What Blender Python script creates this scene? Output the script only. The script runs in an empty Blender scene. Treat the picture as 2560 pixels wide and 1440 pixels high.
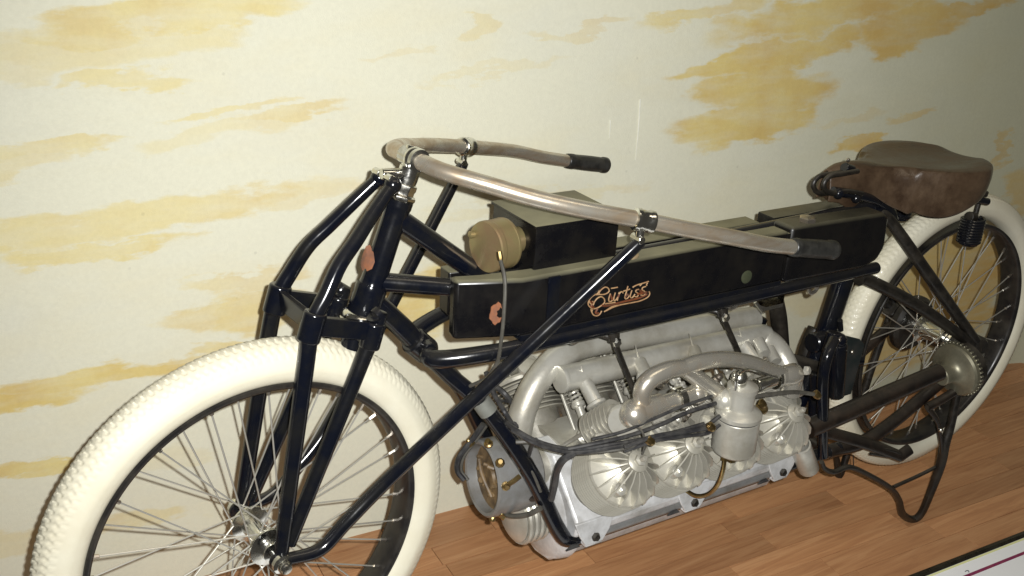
import bpy, bmesh, math, random
from mathutils import Vector, Matrix
R_ = math.radians
rnd = random.Random(7)
sc = bpy.context.scene
col = sc.collection

# ---------------------------------------------------------------- camera
CAM = Vector((-0.37791, -1.29439, 1.31094))
FPX, CYPX = 2497.55, 676.89
M3 = (Matrix.Rotation(-0.56416045, 3, 'Z') @ Matrix.Rotation(1.19044849, 3, 'X') @ Matrix.Rotation(0.05912563, 3, 'Z'))
cam_d = bpy.data.cameras.new('camera')
cam = bpy.data.objects.new('camera', cam_d)
col.objects.link(cam)
cam.matrix_world = Matrix.Translation(CAM) @ M3.to_4x4()
cam_d.sensor_width = 36
cam_d.lens = FPX / 2560 * 36
cam_d.shift_y = -(720 - CYPX) / 2560
cam_d.clip_start = 0.02
cam_d.clip_end = 60
sc.camera = cam

# ---------------------------------------------------------------- world, flash
w = bpy.data.worlds.new('World')
sc.world = w
w.use_nodes = True
bg = w.node_tree.nodes['Background']
bg.inputs[0].default_value = (1.0, 0.93, 0.80, 1)
bg.inputs[1].default_value = 0.05
def lamp(name, kind, loc, energy, color, **k):
    d = bpy.data.lights.new(name, kind)
    d.energy = energy
    d.color = color
    for a, v in k.items(): setattr(d, a, v)
    o = bpy.data.objects.new(name, d)
    o.location = loc
    col.objects.link(o)
    return o
cr = M3 @ Vector((1, 0, 0)); cu = M3 @ Vector((0, 1, 0))
fl_o = lamp('camera_flash', 'SPOT', CAM + cr * 0.034 + cu * 0.022, 192, (1.0, 1.0, 0.985), shadow_soft_size=0.007, spot_size=R_(114), spot_blend=1.0)
aim = M3 @ Vector(((1500 - 1280) / FPX, -(900 - CYPX) / FPX, -1))
fl_o.rotation_euler = aim.to_track_quat('-Z', 'Y').to_euler()
cl = lamp('overhead_fill', 'AREA', (0.7, -0.9, 2.6), 6, (1.0, 0.88, 0.68), shape='RECTANGLE', size=1.6, size_y=0.5)  # added soft fill from above for the ambient light, no such lamp seen
cl.rotation_euler = (R_(20), 0, 0)

sc.view_settings.view_transform = 'Standard'
sc.view_settings.look = 'None'
sc.view_settings.gamma = 1
sc.view_settings.exposure = 0
sc.view_settings.use_curve_mapping = False

# ---------------------------------------------------------------- survey helpers: where a line of sight meets a real plane of the bike
def meet(px, py, n, d):
    v = M3 @ Vector(((px - 1280) / FPX, -(py - CYPX) / FPX, -1))
    n = Vector(n)
    return CAM + v * ((d - CAM.dot(n)) / v.dot(n))
def at(px, py, y=None, x=None, z=None):
    if y is not None: return meet(px, py, (0, 1, 0), y)
    if x is not None: return meet(px, py, (1, 0, 0), x)
    return meet(px, py, (0, 0, 1), z)
ST = 0.1063                      # the fork is steered a few degrees
SS, CS = math.sin(ST), math.cos(ST)
def fw(x, y, z): return Vector((x * CS - y * SS, x * SS + y * CS, z))
def fl(v): return Vector((v[0] * CS + v[1] * SS, -v[0] * SS + v[1] * CS, v[2]))
def atF(px, py, yl): return meet(px, py, (-SS, CS, 0), yl)
def mirF(v):
    q = fl(v); return fw(q[0], -q[1], q[2])
def mir(v): return Vector((v[0], -v[1], v[2]))

# ---------------------------------------------------------------- mesh builder
def spline(pts, n):
    pts = [Vector(p) for p in pts]
    if len(pts) == 2: return pts, [0, 1]
    out, par = [], []
    for i in range(len(pts) - 1):
        p1, p2 = pts[i], pts[i + 1]
        p0 = pts[i - 1] if i else p1 * 2 - p2
        p3 = pts[i + 2] if i + 2 < len(pts) else p2 * 2 - p1
        for k in range(n):
            t = k / n
            out.append(0.5 * ((2 * p1) + (p2 - p0) * t + (2 * p0 - 5 * p1 + 4 * p2 - p3) * t * t + (3 * p1 - p0 - 3 * p2 + p3) * t ** 3))
            par.append(i + t)
    out.append(pts[-1]); par.append(len(pts) - 1)
    return out, par
class MB:
    def __init__(s): s.v, s.f = [], []
    def add(s, vs, fs):
        b = len(s.v)
        s.v += [tuple(v) for v in vs]
        s.f += [tuple(b + i for i in f) for f in fs]
        return s
    def tube(s, pts, r, seg=14, n=6, sq=1.0, caps=True, up=None):
        P, par = spline(pts, n)
        if isinstance(r, (int, float)): rr = [r] * len(P)
        else:
            rr = []
            for t in par:
                i = min(int(t), len(r) - 2); rr.append(r[i] + (r[i + 1] - r[i]) * (t - i))
        vs, fs = [], []
        T = (P[1] - P[0]).normalized()
        N = Vector(up) if up else T.orthogonal()
        N = (N - T * N.dot(T)).normalized()
        for i, p in enumerate(P):
            t = (P[min(i + 1, len(P) - 1)] - P[max(i - 1, 0)]).normalized()
            N = (N - t * N.dot(t)).normalized()
            B = t.cross(N)
            for k in range(seg):
                a = 2 * math.pi * k / seg
                vs.append(p + N * (rr[i] * math.cos(a)) + B * (rr[i] * sq * math.sin(a)))
        for i in range(len(P) - 1):
            for k in range(seg):
                k2 = (k + 1) % seg
                fs.append((i * seg + k, i * seg + k2, (i + 1) * seg + k2, (i + 1) * seg + k))
        if caps:
            fs.append(tuple(range(seg))[::-1]); fs.append(tuple((len(P) - 1) * seg + k for k in range(seg)))
        return s.add(vs, fs)
    def lathe(s, prof, o, ax, seg=32, closed=False):
        """prof: (radius, height along the axis)"""
        o, ax = Vector(o), Vector(ax).normalized()
        N = ax.orthogonal().normalized(); B = ax.cross(N)
        vs, fs = [], []
        for r, h in prof:
            for k in range(seg):
                a = 2 * math.pi * k / seg
                vs.append(o + ax * h + N * (r * math.cos(a)) + B * (r * math.sin(a)))
        m = len(prof)
        for i in range(m if closed else m - 1):
            j = (i + 1) % m
            for k in range(seg):
                k2 = (k + 1) % seg
                fs.append((i * seg + k, i * seg + k2, j * seg + k2, j * seg + k))
        if not closed:
            if prof[0][0] > 1e-5: fs.append(tuple(range(seg))[::-1])
            if prof[-1][0] > 1e-5: fs.append(tuple((m - 1) * seg + k for k in range(seg)))
        return s.add(vs, fs)
    def cyl(s, a, b, r, seg=20, bev=0.12):
        a, b = Vector(a), Vector(b); L = (b - a).length; e = min(r * bev, L * 0.3)
        return s.lathe([(r - e, 0), (r, e), (r, L - e), (r - e, L)], a, b - a, seg)
    def ball(s, c, r, seg=16, sz=1.0, ax=(0, 0, 1)):
        pr = [(max(r * math.sin(math.pi * k / 10), 1e-6), -r * sz * math.cos(math.pi * k / 10)) for k in range(11)]
        return s.lathe(pr, c, ax, seg)
    def prism(s, poly, a, b):
        """poly: list of (u, v) -> placed by functions a(u, v) and b(u, v) giving the two ends"""
        n = len(poly)
        vs = [a(*p) for p in poly] + [b(*p) for p in poly]
        fs = [tuple(range(n))[::-1], tuple(range(n, 2 * n))] + [(i, (i + 1) % n, n + (i + 1) % n, n + i) for i in range(n)]
        return s.add(vs, fs)
    def box(s, lo, hi, bev=0.0):
        bm = bmesh.new()
        bmesh.ops.create_cube(bm, size=1)
        for v in bm.verts:
            v.co = Vector([(lo[i] + hi[i]) / 2 + v.co[i] * (hi[i] - lo[i]) for i in range(3)])
        if bev: bmesh.ops.bevel(bm, geom=bm.edges[:], offset=bev, segments=2, affect='EDGES', profile=0.6)
        bm.verts.index_update()
        s.add([v.co.copy() for v in bm.verts], [[v.index for v in f.verts] for f in bm.faces])
        bm.free(); return s
    def slab(s, corners, up):
        """a thick sheet from 4+ coplanar corners and an offset vector"""
        up = Vector(up); n = len(corners); c = [Vector(p) for p in corners]
        return s.add(c + [p + up for p in c], [tuple(range(n))[::-1], tuple(range(n, 2 * n))] + [(i, (i + 1) % n, n + (i + 1) % n, n + i) for i in range(n)])
    def build(s, name, m, parent=None, ang=38, bevel=0.0, cast=True):
        me = bpy.data.meshes.new(name)
        me.from_pydata(s.v, [], s.f)
        bm = bmesh.new(); bm.from_mesh(me)
        bmesh.ops.remove_doubles(bm, verts=bm.verts, dist=1e-6)
        bmesh.ops.recalc_face_normals(bm, faces=bm.faces)
        bm.to_mesh(me); bm.free()
        for p in me.polygons: p.use_smooth = True
        me.set_sharp_from_angle(angle=R_(ang))
        me.materials.append(m)
        o = bpy.data.objects.new(name, me)
        col.objects.link(o)
        if parent: o.parent = parent
        if bevel:
            md = o.modifiers.new('bevel', 'BEVEL'); md.width = bevel; md.segments = 2; md.limit_method = 'ANGLE'; md.angle_limit = R_(35)
        return o
def share(o, name, loc=None, rot=None, parent=None, scale=None):
    c = o.copy(); col.objects.link(c)
    c.name = name
    if loc is not None: c.location = loc
    if rot is not None: c.rotation_euler = rot
    if scale is not None: c.scale = scale
    c.parent = parent
    return c
def tag(o, label=None, cat=None, group=None, kind=None):
    if label: o['label'] = label
    if cat: o['category'] = cat
    if group: o['group'] = group
    if kind: o['kind'] = kind
    return o

# ---------------------------------------------------------------- materials
def nd(nt, t, **k):
    n = nt.nodes.new(t)
    for a, v in k.items(): setattr(n, a, v)
    return n
def mat(name, c1, c2=None, rough=0.4, rough2=None, metal=0.0, scale=30, thr=(0.4, 0.65), bump=0.0, bscale=None, coat=0.0, stretch=None, spec=0.5, top_tint=0.0, top_tint_c=(0.35, 0.31, 0.24)):
    m = bpy.data.materials.new(name); m.use_nodes = True
    nt = m.node_tree; b = nt.nodes['Principled BSDF']; L = nt.links.new
    tc = nd(nt, 'ShaderNodeTexCoord'); mp = nd(nt, 'ShaderNodeMapping')
    if stretch: mp.inputs['Scale'].default_value = stretch
    L(tc.outputs['Object'], mp.inputs[0])
    no = nd(nt, 'ShaderNodeTexNoise'); no.inputs['Scale'].default_value = scale; no.inputs['Detail'].default_value = 8; no.inputs['Roughness'].default_value = 0.65
    L(mp.outputs[0], no.inputs[0])
    mr = nd(nt, 'ShaderNodeMapRange'); mr.inputs[1].default_value = thr[0]; mr.inputs[2].default_value = thr[1]
    L(no.outputs[0], mr.inputs[0])
    mx = nd(nt, 'ShaderNodeMix', data_type='RGBA')
    mx.inputs[6].default_value = (*c1, 1); mx.inputs[7].default_value = (*(c2 or c1), 1)
    L(mr.outputs[0], mx.inputs[0])
    out = mx.outputs[2]
    rm = nd(nt, 'ShaderNodeMapRange'); rm.inputs[3].default_value = rough; rm.inputs[4].default_value = rough2 if rough2 is not None else rough
    L(mr.outputs[0], rm.inputs[0]); rout = rm.outputs[0]
    if top_tint:  # lighter tint on upward faces
        ge = nd(nt, 'ShaderNodeNewGeometry'); sx = nd(nt, 'ShaderNodeSeparateXYZ'); L(ge.outputs['Normal'], sx.inputs[0])
        m1 = nd(nt, 'ShaderNodeMapRange'); m1.inputs[1].default_value = 0.35; m1.inputs[2].default_value = 1.0; m1.inputs[4].default_value = top_tint
        L(sx.outputs[2], m1.inputs[0])
        n2 = nd(nt, 'ShaderNodeTexNoise'); n2.inputs['Scale'].default_value = 14; n2.inputs['Detail'].default_value = 6
        L(tc.outputs['Object'], n2.inputs[0])
        m2 = nd(nt, 'ShaderNodeMapRange'); m2.inputs[1].default_value = 0.3; m2.inputs[2].default_value = 0.7; m2.inputs[3].default_value = 0.6
        L(n2.outputs[0], m2.inputs[0])
        mu = nd(nt, 'ShaderNodeMath', operation='MULTIPLY'); L(m1.outputs[0], mu.inputs[0]); L(m2.outputs[0], mu.inputs[1])
        mx2 = nd(nt, 'ShaderNodeMix', data_type='RGBA'); mx2.inputs[7].default_value = (*top_tint_c, 1)
        L(mu.outputs[0], mx2.inputs[0]); L(out, mx2.inputs[6]); out = mx2.outputs[2]
        ad = nd(nt, 'ShaderNodeMath', operation='MULTIPLY_ADD'); ad.inputs[1].default_value = 0.6
        L(mu.outputs[0], ad.inputs[0]); L(rout, ad.inputs[2]); rout = ad.outputs[0]
    L(out, b.inputs['Base Color']); L(rout, b.inputs['Roughness'])
    b.inputs['Metallic'].default_value = metal
    b.inputs['Specular IOR Level'].default_value = spec
    b.inputs['Coat Weight'].default_value = coat
    b.inputs['Coat Roughness'].default_value = 0.06
    if bump:
        bn = nd(nt, 'ShaderNodeTexNoise'); bn.inputs['Scale'].default_value = bscale or scale * 3; bn.inputs['Detail'].default_value = 5
        L(mp.outputs[0], bn.inputs[0])
        bu = nd(nt, 'ShaderNodeBump'); bu.inputs['Strength'].default_value = bump; bu.inputs['Distance'].default_value = 0.002
        L(bn.outputs[0], bu.inputs['Height']); L(bu.outputs[0], b.inputs['Normal'])
    return m
M = {}
M['black'] = mat('black_enamel', (0.003, 0.004, 0.008), (0.008, 0.008, 0.008), 0.13, 0.22, scale=22, bump=0.04, bscale=90, top_tint=0.05)
M['tank'] = mat('black_tank_paint', (0.003, 0.003, 0.004), (0.007, 0.006, 0.005), 0.24, 0.38, scale=16, bump=0.06, bscale=60, top_tint=0.72, top_tint_c=(0.30, 0.28, 0.17))
M['tank2'] = mat('dark_tank_paint', (0.003, 0.003, 0.004), (0.007, 0.006, 0.005), 0.24, 0.38, scale=16, bump=0.06, bscale=60, top_tint=0.38, top_tint_c=(0.26, 0.24, 0.15))
M['satin'] = mat('worn_black_iron', (0.008, 0.007, 0.006), (0.021, 0.017, 0.012), 0.32, 0.55, scale=40, bump=0.15, top_tint=0.12)
M['brownblack'] = mat('brown_black_tube', (0.008, 0.006, 0.005), (0.022, 0.014, 0.009), 0.28, 0.42, scale=30, top_tint=0.08)
M['tyre'] = mat('cream_rubber', (0.69, 0.66, 0.53), (0.60, 0.55, 0.41), 0.50, 0.62, scale=7, thr=(0.35, 0.75), bump=0.12, bscale=120, coat=0.12)
M['rim'] = mat('black_rim', (0.012, 0.011, 0.011), (0.032, 0.028, 0.022), 0.28, 0.45, scale=18)
M['nickel'] = mat('worn_nickel', (0.55, 0.52, 0.46), (0.40, 0.31, 0.23), 0.24, 0.42, metal=0.95, scale=26, thr=(0.42, 0.68), bump=0.06)
M['bar'] = mat('aged_nickel_bar', (0.55, 0.51, 0.43), (0.42, 0.33, 0.23), 0.24, 0.38, metal=0.72, scale=20, thr=(0.40, 0.62), stretch=(0.5, 2, 2), bump=0.08)
M['chrome'] = mat('bright_plate', (0.80, 0.80, 0.77), (0.62, 0.60, 0.52), 0.12, 0.3, metal=1.0, scale=50)
M['spoke'] = mat('spoke_steel', (0.55, 0.53, 0.47), rough=0.32, metal=0.65)
M['silver'] = mat('silver_paint', (0.55, 0.535, 0.475), (0.37, 0.345, 0.285), 0.30, 0.46, metal=0.5, scale=12, bump=0.15, bscale=180)
M['cast'] = mat('cast_aluminium_paint', (0.64, 0.64, 0.64), (0.36, 0.35, 0.33), 0.38, 0.55, metal=0.25, scale=14, bump=0.30, bscale=150)
M['fin'] = mat('silver_fins', (0.45, 0.43, 0.365), (0.25, 0.23, 0.18), 0.36, 0.55, metal=0.4, scale=18, thr=(0.45, 0.75), bump=0.15)
M['intake'] = mat('rust_tinged_pipe', (0.56, 0.53, 0.46), (0.52, 0.41, 0.29), 0.24, 0.42, metal=0.75, scale=24, thr=(0.50, 0.80), bump=0.12)
M['brass'] = mat('brass', (0.42, 0.31, 0.13), (0.26, 0.17, 0.08), 0.3, 0.42, metal=1.0, scale=50)
M['canister'] = mat('tarnished_brass', (0.25, 0.205, 0.095), (0.26, 0.16, 0.09), 0.33, 0.5, metal=0.5, scale=18, thr=(0.42, 0.72), bump=0.05)
M['rubber'] = mat('black_cable', (0.018, 0.018, 0.020), (0.05, 0.048, 0.045), 0.4, 0.55, scale=60)
M['grey_hose'] = mat('grey_cable', (0.075, 0.070, 0.058), (0.04, 0.037, 0.03), 0.45, 0.6, scale=60)
M['grip'] = mat('dark_rubber_grip', (0.014, 0.014, 0.013), (0.035, 0.034, 0.030), 0.36, 0.6, scale=30, bump=0.2)
M['leather'] = mat('brown_leather', (0.036, 0.021, 0.012), (0.088, 0.056, 0.032), 0.28, 0.46, scale=14, thr=(0.38, 0.66), bump=0.5, bscale=70, coat=0.10, stretch=(1, 1.6, 1))
M['drum'] = mat('grey_drum', (0.24, 0.24, 0.235), (0.17, 0.16, 0.145), 0.34, 0.5, metal=0.35, scale=22)
M['inside'] = mat('drum_inside', (0.07, 0.045, 0.022), (0.20, 0.13, 0.06), 0.5, 0.6, scale=40, bump=0.3)
M['gold'] = mat('gold_leaf_line', (0.38, 0.24, 0.12), (0.25, 0.13, 0.06), 0.5, 0.6, scale=90)
M['orange'] = mat('orange_fill', (0.14, 0.036, 0.010), (0.05, 0.02, 0.010), 0.5, 0.6, scale=60)
M['chip'] = mat('rust_chip', (0.27, 0.105, 0.05), (0.17, 0.08, 0.05), 0.6, 0.7, scale=60)
M['bell'] = mat('oily_steel', (0.24, 0.225, 0.16), (0.14, 0.13, 0.09), 0.34, 0.5, metal=0.6, scale=20)
M['tan'] = mat('tan_plate', (0.36, 0.28, 0.16), (0.30, 0.22, 0.13), 0.45, 0.6, scale=40, metal=0.2)
M['clip'] = mat('grey_clip', (0.24, 0.25, 0.22), (0.18, 0.18, 0.16), 0.45, 0.6, metal=0.4)

# ---------------------------------------------------------------- setting: floor, wall, edge trim, sign board
FZ = -0.10
def wall_material():
    m = bpy.data.materials.new('painted_canvas'); m.use_nodes = True
    nt = m.node_tree; b = nt.nodes['Principled BSDF']; L = nt.links.new
    tc = nd(nt, 'ShaderNodeTexCoord')
    def noise(scale, detail=6, stretch=(1, 1, 1), rot=0, dist=0.0):
        mp = nd(nt, 'ShaderNodeMapping'); mp.inputs['Scale'].default_value = stretch; mp.inputs['Rotation'].default_value = (0, rot, 0)
        L(tc.outputs['Object'], mp.inputs[0])
        n = nd(nt, 'ShaderNodeTexNoise'); n.inputs['Scale'].default_value = scale; n.inputs['Detail'].default_value = detail; n.inputs['Roughness'].default_value = 0.6; n.inputs['Distortion'].default_value = dist
        L(mp.outputs[0], n.inputs[0]); return n
    def math_(op, a, c=None, d=None, cl=False):
        n = nd(nt, 'ShaderNodeMath', operation=op, use_clamp=cl)
        for i, v in enumerate((a, c, d)):
            if v is None: continue
            if isinstance(v, (int, float)): n.inputs[i].default_value = v
            else: L(v, n.inputs[i])
        return n.outputs[0]
    # warped coordinates for brushy edges
    wn = noise(5, 7, (1, 1, 3.2), 0.05)
    vs = nd(nt, 'ShaderNodeVectorMath', operation='SUBTRACT'); L(wn.outputs['Color'], vs.inputs[0]); vs.inputs[1].default_value = (0.5, 0.5, 0.5)
    vm = nd(nt, 'ShaderNodeVectorMath', operation='MULTIPLY'); L(vs.outputs[0], vm.inputs[0]); vm.inputs[1].default_value = (0.34, 0, 0.15)
    va = nd(nt, 'ShaderNodeVectorMath', operation='ADD'); L(tc.outputs['Object'], va.inputs[0]); L(vm.outputs[0], va.inputs[1])
    wp = va.outputs[0]
    acc = None
    for (cx, cz, rx, rz, a, s) in PATCHES:
        mp = nd(nt, 'ShaderNodeMapping', vector_type='TEXTURE')
        mp.inputs['Location'].default_value = (cx, 0, cz); mp.inputs['Rotation'].default_value = (0, -a, 0); mp.inputs['Scale'].default_value = (rx, 1, rz)
        L(wp, mp.inputs[0])
        ml = nd(nt, 'ShaderNodeVectorMath', operation='MULTIPLY'); ml.inputs[1].default_value = (1, 0, 1); L(mp.outputs[0], ml.inputs[0])
        ln = nd(nt, 'ShaderNodeVectorMath', operation='LENGTH'); L(ml.outputs[0], ln.inputs[0])
        mr = nd(nt, 'ShaderNodeMapRange', interpolation_type='SMOOTHSTEP'); mr.inputs[1].default_value = 1.12; mr.inputs[2].default_value = 0.70; mr.inputs[4].default_value = s
        L(ln.outputs['Value'], mr.inputs[0])
        acc = mr.outputs[0] if acc is None else math_('MAXIMUM', acc, mr.outputs[0])
    streak = noise(9, 8, (1, 1, 4.5), 0.06)
    st = nd(nt, 'ShaderNodeMapRange'); st.inputs[1].default_value = 0.28; st.inputs[2].default_value = 0.58; st.inputs[3].default_value = 0.62; L(streak.outputs[0], st.inputs[0])
    fac = math_('MULTIPLY', acc, st.outputs[0], cl=True)
    pale = noise(3.2, 6, (1, 1, 2.6), 0.08)
    pm = nd(nt, 'ShaderNodeMapRange'); pm.inputs[1].default_value = 0.50; pm.inputs[2].default_value = 0.72; pm.inputs[4].default_value = 0.32; L(pale.outputs[0], pm.inputs[0])
    base = nd(nt, 'ShaderNodeMix', data_type='RGBA')
    base.inputs[6].default_value = (0.685, 0.677, 0.545, 1); base.inputs[7].default_value = (0.68, 0.62, 0.41, 1)
    L(pm.outputs[0], base.inputs[0])
    cool = noise(2.1, 5, (1, 1, 1.8), 0.1)
    cm = nd(nt, 'ShaderNodeMapRange'); cm.inputs[1].default_value = 0.5; cm.inputs[2].default_value = 0.72; cm.inputs[4].default_value = 0.5; L(cool.outputs[0], cm.inputs[0])
    b2 = nd(nt, 'ShaderNodeMix', data_type='RGBA'); L(base.outputs[2], b2.inputs[6]); b2.inputs[7].default_value = (0.64, 0.645, 0.56, 1); L(cm.outputs[0], b2.inputs[0])
    # grey-green darkening to the right: the flash's falloff painted into the wall colour
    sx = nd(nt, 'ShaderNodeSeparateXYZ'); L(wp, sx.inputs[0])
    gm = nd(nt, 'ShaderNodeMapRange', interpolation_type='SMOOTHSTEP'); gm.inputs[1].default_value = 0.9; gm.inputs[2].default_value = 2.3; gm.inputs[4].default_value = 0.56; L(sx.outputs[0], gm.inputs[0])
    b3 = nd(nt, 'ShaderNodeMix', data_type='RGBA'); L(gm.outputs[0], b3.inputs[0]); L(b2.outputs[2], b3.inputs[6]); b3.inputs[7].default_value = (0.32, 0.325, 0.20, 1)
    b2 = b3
    # ochre varies from lemon to burnt
    ov = noise(5, 5)
    oc = nd(nt, 'ShaderNodeMix', data_type='RGBA'); oc.inputs[6].default_value = (0.68, 0.57, 0.23, 1); oc.inputs[7].default_value = (0.60, 0.44, 0.15, 1)
    om = nd(nt, 'ShaderNodeMapRange'); om.inputs[1].default_value = 0.4; om.inputs[2].default_value = 0.65; L(ov.outputs[0], om.inputs[0]); L(om.outputs[0], oc.inputs[0])
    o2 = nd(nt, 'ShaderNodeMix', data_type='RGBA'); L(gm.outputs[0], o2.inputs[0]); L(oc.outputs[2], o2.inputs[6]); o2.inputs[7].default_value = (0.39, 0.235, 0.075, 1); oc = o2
    pt = nd(nt, 'ShaderNodeMix', data_type='RGBA'); L(fac, pt.inputs[0]); L(b2.outputs[2], pt.inputs[6]); L(oc.outputs[2], pt.inputs[7])
    # fine mottle and small specks
    fine = noise(120, 4)
    fm = nd(nt, 'ShaderNodeMapRange'); fm.inputs[1].default_value = 0.3; fm.inputs[2].default_value = 0.7; fm.inputs[3].default_value = 0.97; fm.inputs[4].default_value = 1.03; L(fine.outputs[0], fm.inputs[0])
    sp = nd(nt, 'ShaderNodeTexVoronoi'); sp.inputs['Scale'].default_value = 11; sp.inputs['Randomness'].default_value = 1.0
    L(tc.outputs['Object'], sp.inputs[0])
    sm = nd(nt, 'ShaderNodeMapRange'); sm.inputs[1].default_value = 0.045; sm.inputs[2].default_value = 0.02; sm.inputs[4].default_value = 0.13; L(sp.outputs['Distance'], sm.inputs[0])
    val = math_('SUBTRACT', fm.outputs[0], sm.outputs[0])
    mm = nd(nt, 'ShaderNodeVectorMath', operation='SCALE'); L(pt.outputs[2], mm.inputs[0]); L(val, mm.inputs['Scale'])
    L(mm.outputs[0], b.inputs['Base Color'])
    b.inputs['Roughness'].default_value = 0.85; b.inputs['Specular IOR Level'].default_value = 0.2
    wv = nd(nt, 'ShaderNodeTexNoise'); wv.inputs['Scale'].default_value = 420; L(tc.outputs['Object'], wv.inputs[0])
    wb = noise(2.0, 3, (3, 1, 1))
    hs = math_('MULTIPLY_ADD', wb.outputs[0], 5.0, wv.outputs[0])
    bu = nd(nt, 'ShaderNodeBump'); bu.inputs['Strength'].default_value = 0.35; bu.inputs['Distance'].default_value = 0.0012
    L(hs, bu.inputs['Height']); L(bu.outputs[0], b.inputs['Normal'])
    return m
# wall: runs back beside the bike, turns a little at its far right end
WA, WB = at(1100, 1283, z=FZ), at(2530, 903, z=FZ)
WD = (WB - WA); WD.z = 0; WD.normalize()
WN = Vector((-WD.y, WD.x, 0))
def on_wall(px, py): return meet(px, py, WN, WN.dot(WA))
def wall_patches(rows):
    out = []
    for (px, py, rx, ry, s) in rows:
        s = min(s * 1.18, 0.97)
        c = on_wall(px, py); a = on_wall(px + rx, py); b_ = on_wall(px, py + ry)
        d = a - c
        out.append((c.x, c.z, max((d.x ** 2 + d.z ** 2) ** 0.5, 0.01), max((b_ - c).length, 0.008), math.atan2(d.z, d.x) + 0.16, s))
    return out
PATCHES = wall_patches([
    (420, 35, 330, 48, .62), (300, 110, 300, 60, .38), (290, 195, 150, 22, .5), (80, 150, 120, 60, .3),
    (120, 365, 200, 24, .5), (60, 410, 170, 40, .4), (540, 280, 130, 16, .45), (700, 300, 140, 20, .5), (560, 340, 190, 32, .28),
    (220, 565, 240, 40, .55), (500, 510, 260, 48, .55), (230, 625, 230, 24, .62), (90, 600, 130, 34, .5), (760, 480, 160, 30, .3),
    (640, 690, 150, 24, .4), (560, 775, 200, 36, .5), (330, 930, 340, 42, .8), (60, 1010, 170, 34, .85), (520, 880, 230, 26, .6),
    (120, 1165, 190, 22, .75), (620, 770, 120, 60, .6), (1060, 760, 130, 90, .75), (120, 1330, 220, 28, .35), (350, 1290, 130, 24, .4), (420, 1150, 120, 40, .2),
    (1200, 70, 60, 20, .35), (1000, 130, 90, 14, .2), (1350, 500, 260, 20, .2), (1480, 60, 120, 14, .3), (1250, 170, 160, 14, .2),
    (1960, 130, 230, 40, .95), (1800, 160, 130, 26, .95), (1890, 205, 120, 50, .9), (1950, 250, 130, 60, .95), (1860, 290, 150, 46, .95), (1900, 325, 140, 36, .9),
    (1780, 25, 160, 26, .6), (2080, 25, 260, 50, .8), (2270, 60, 130, 60, .85), (2240, 110, 70, 36, .85), (1880, 60, 90, 34, .5), (2440, 10, 100, 26, .9),
    (2280, 285, 60, 14, .5), (2150, 372, 50, 22, .8), (2500, 375, 14, 46, .5), (2120, 300, 80, 16, .25),
    (2330, 640, 90, 130, .8), (2420, 720, 90, 150, .8), (2250, 840, 100, 90, .7), (2560, 480, 60, 60, .6), (1620, 800, 120, 40, .6), (2020, 750, 80, 40, .3)])
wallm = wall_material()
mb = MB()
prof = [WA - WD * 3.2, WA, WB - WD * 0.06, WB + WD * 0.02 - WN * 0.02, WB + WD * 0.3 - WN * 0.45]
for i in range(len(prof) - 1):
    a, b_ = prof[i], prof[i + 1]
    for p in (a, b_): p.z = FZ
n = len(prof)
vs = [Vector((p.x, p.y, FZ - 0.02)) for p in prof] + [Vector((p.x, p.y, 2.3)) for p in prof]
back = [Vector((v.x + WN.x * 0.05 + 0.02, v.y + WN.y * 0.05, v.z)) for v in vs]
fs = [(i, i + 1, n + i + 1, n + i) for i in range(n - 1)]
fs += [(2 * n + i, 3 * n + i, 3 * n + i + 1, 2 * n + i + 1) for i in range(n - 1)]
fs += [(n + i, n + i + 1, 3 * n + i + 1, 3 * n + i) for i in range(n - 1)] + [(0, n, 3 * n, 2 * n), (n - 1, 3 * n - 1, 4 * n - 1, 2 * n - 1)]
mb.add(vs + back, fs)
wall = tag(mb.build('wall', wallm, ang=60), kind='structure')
# two thin white marks
mk = mat('white_mark', (0.76, 0.76, 0.68), (0.66, 0.66, 0.58), 0.7, scale=80)
def thin_mark(p, q, r):
    a, b_ = on_wall(*p) - WN * 0.0012, on_wall(*q) - WN * 0.0012
    m_ = (a + b_) / 2 + WD * 0.0012
    return MB().tube([a, m_, b_], [r, r * 0.75, r * 0.3], seg=6, n=4).build('wall_mark', mk, wall)
thin_mark((1600, 247), (1588, 400), 0.0018); thin_mark((1525, 300), (1522, 345), 0.0015)

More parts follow.
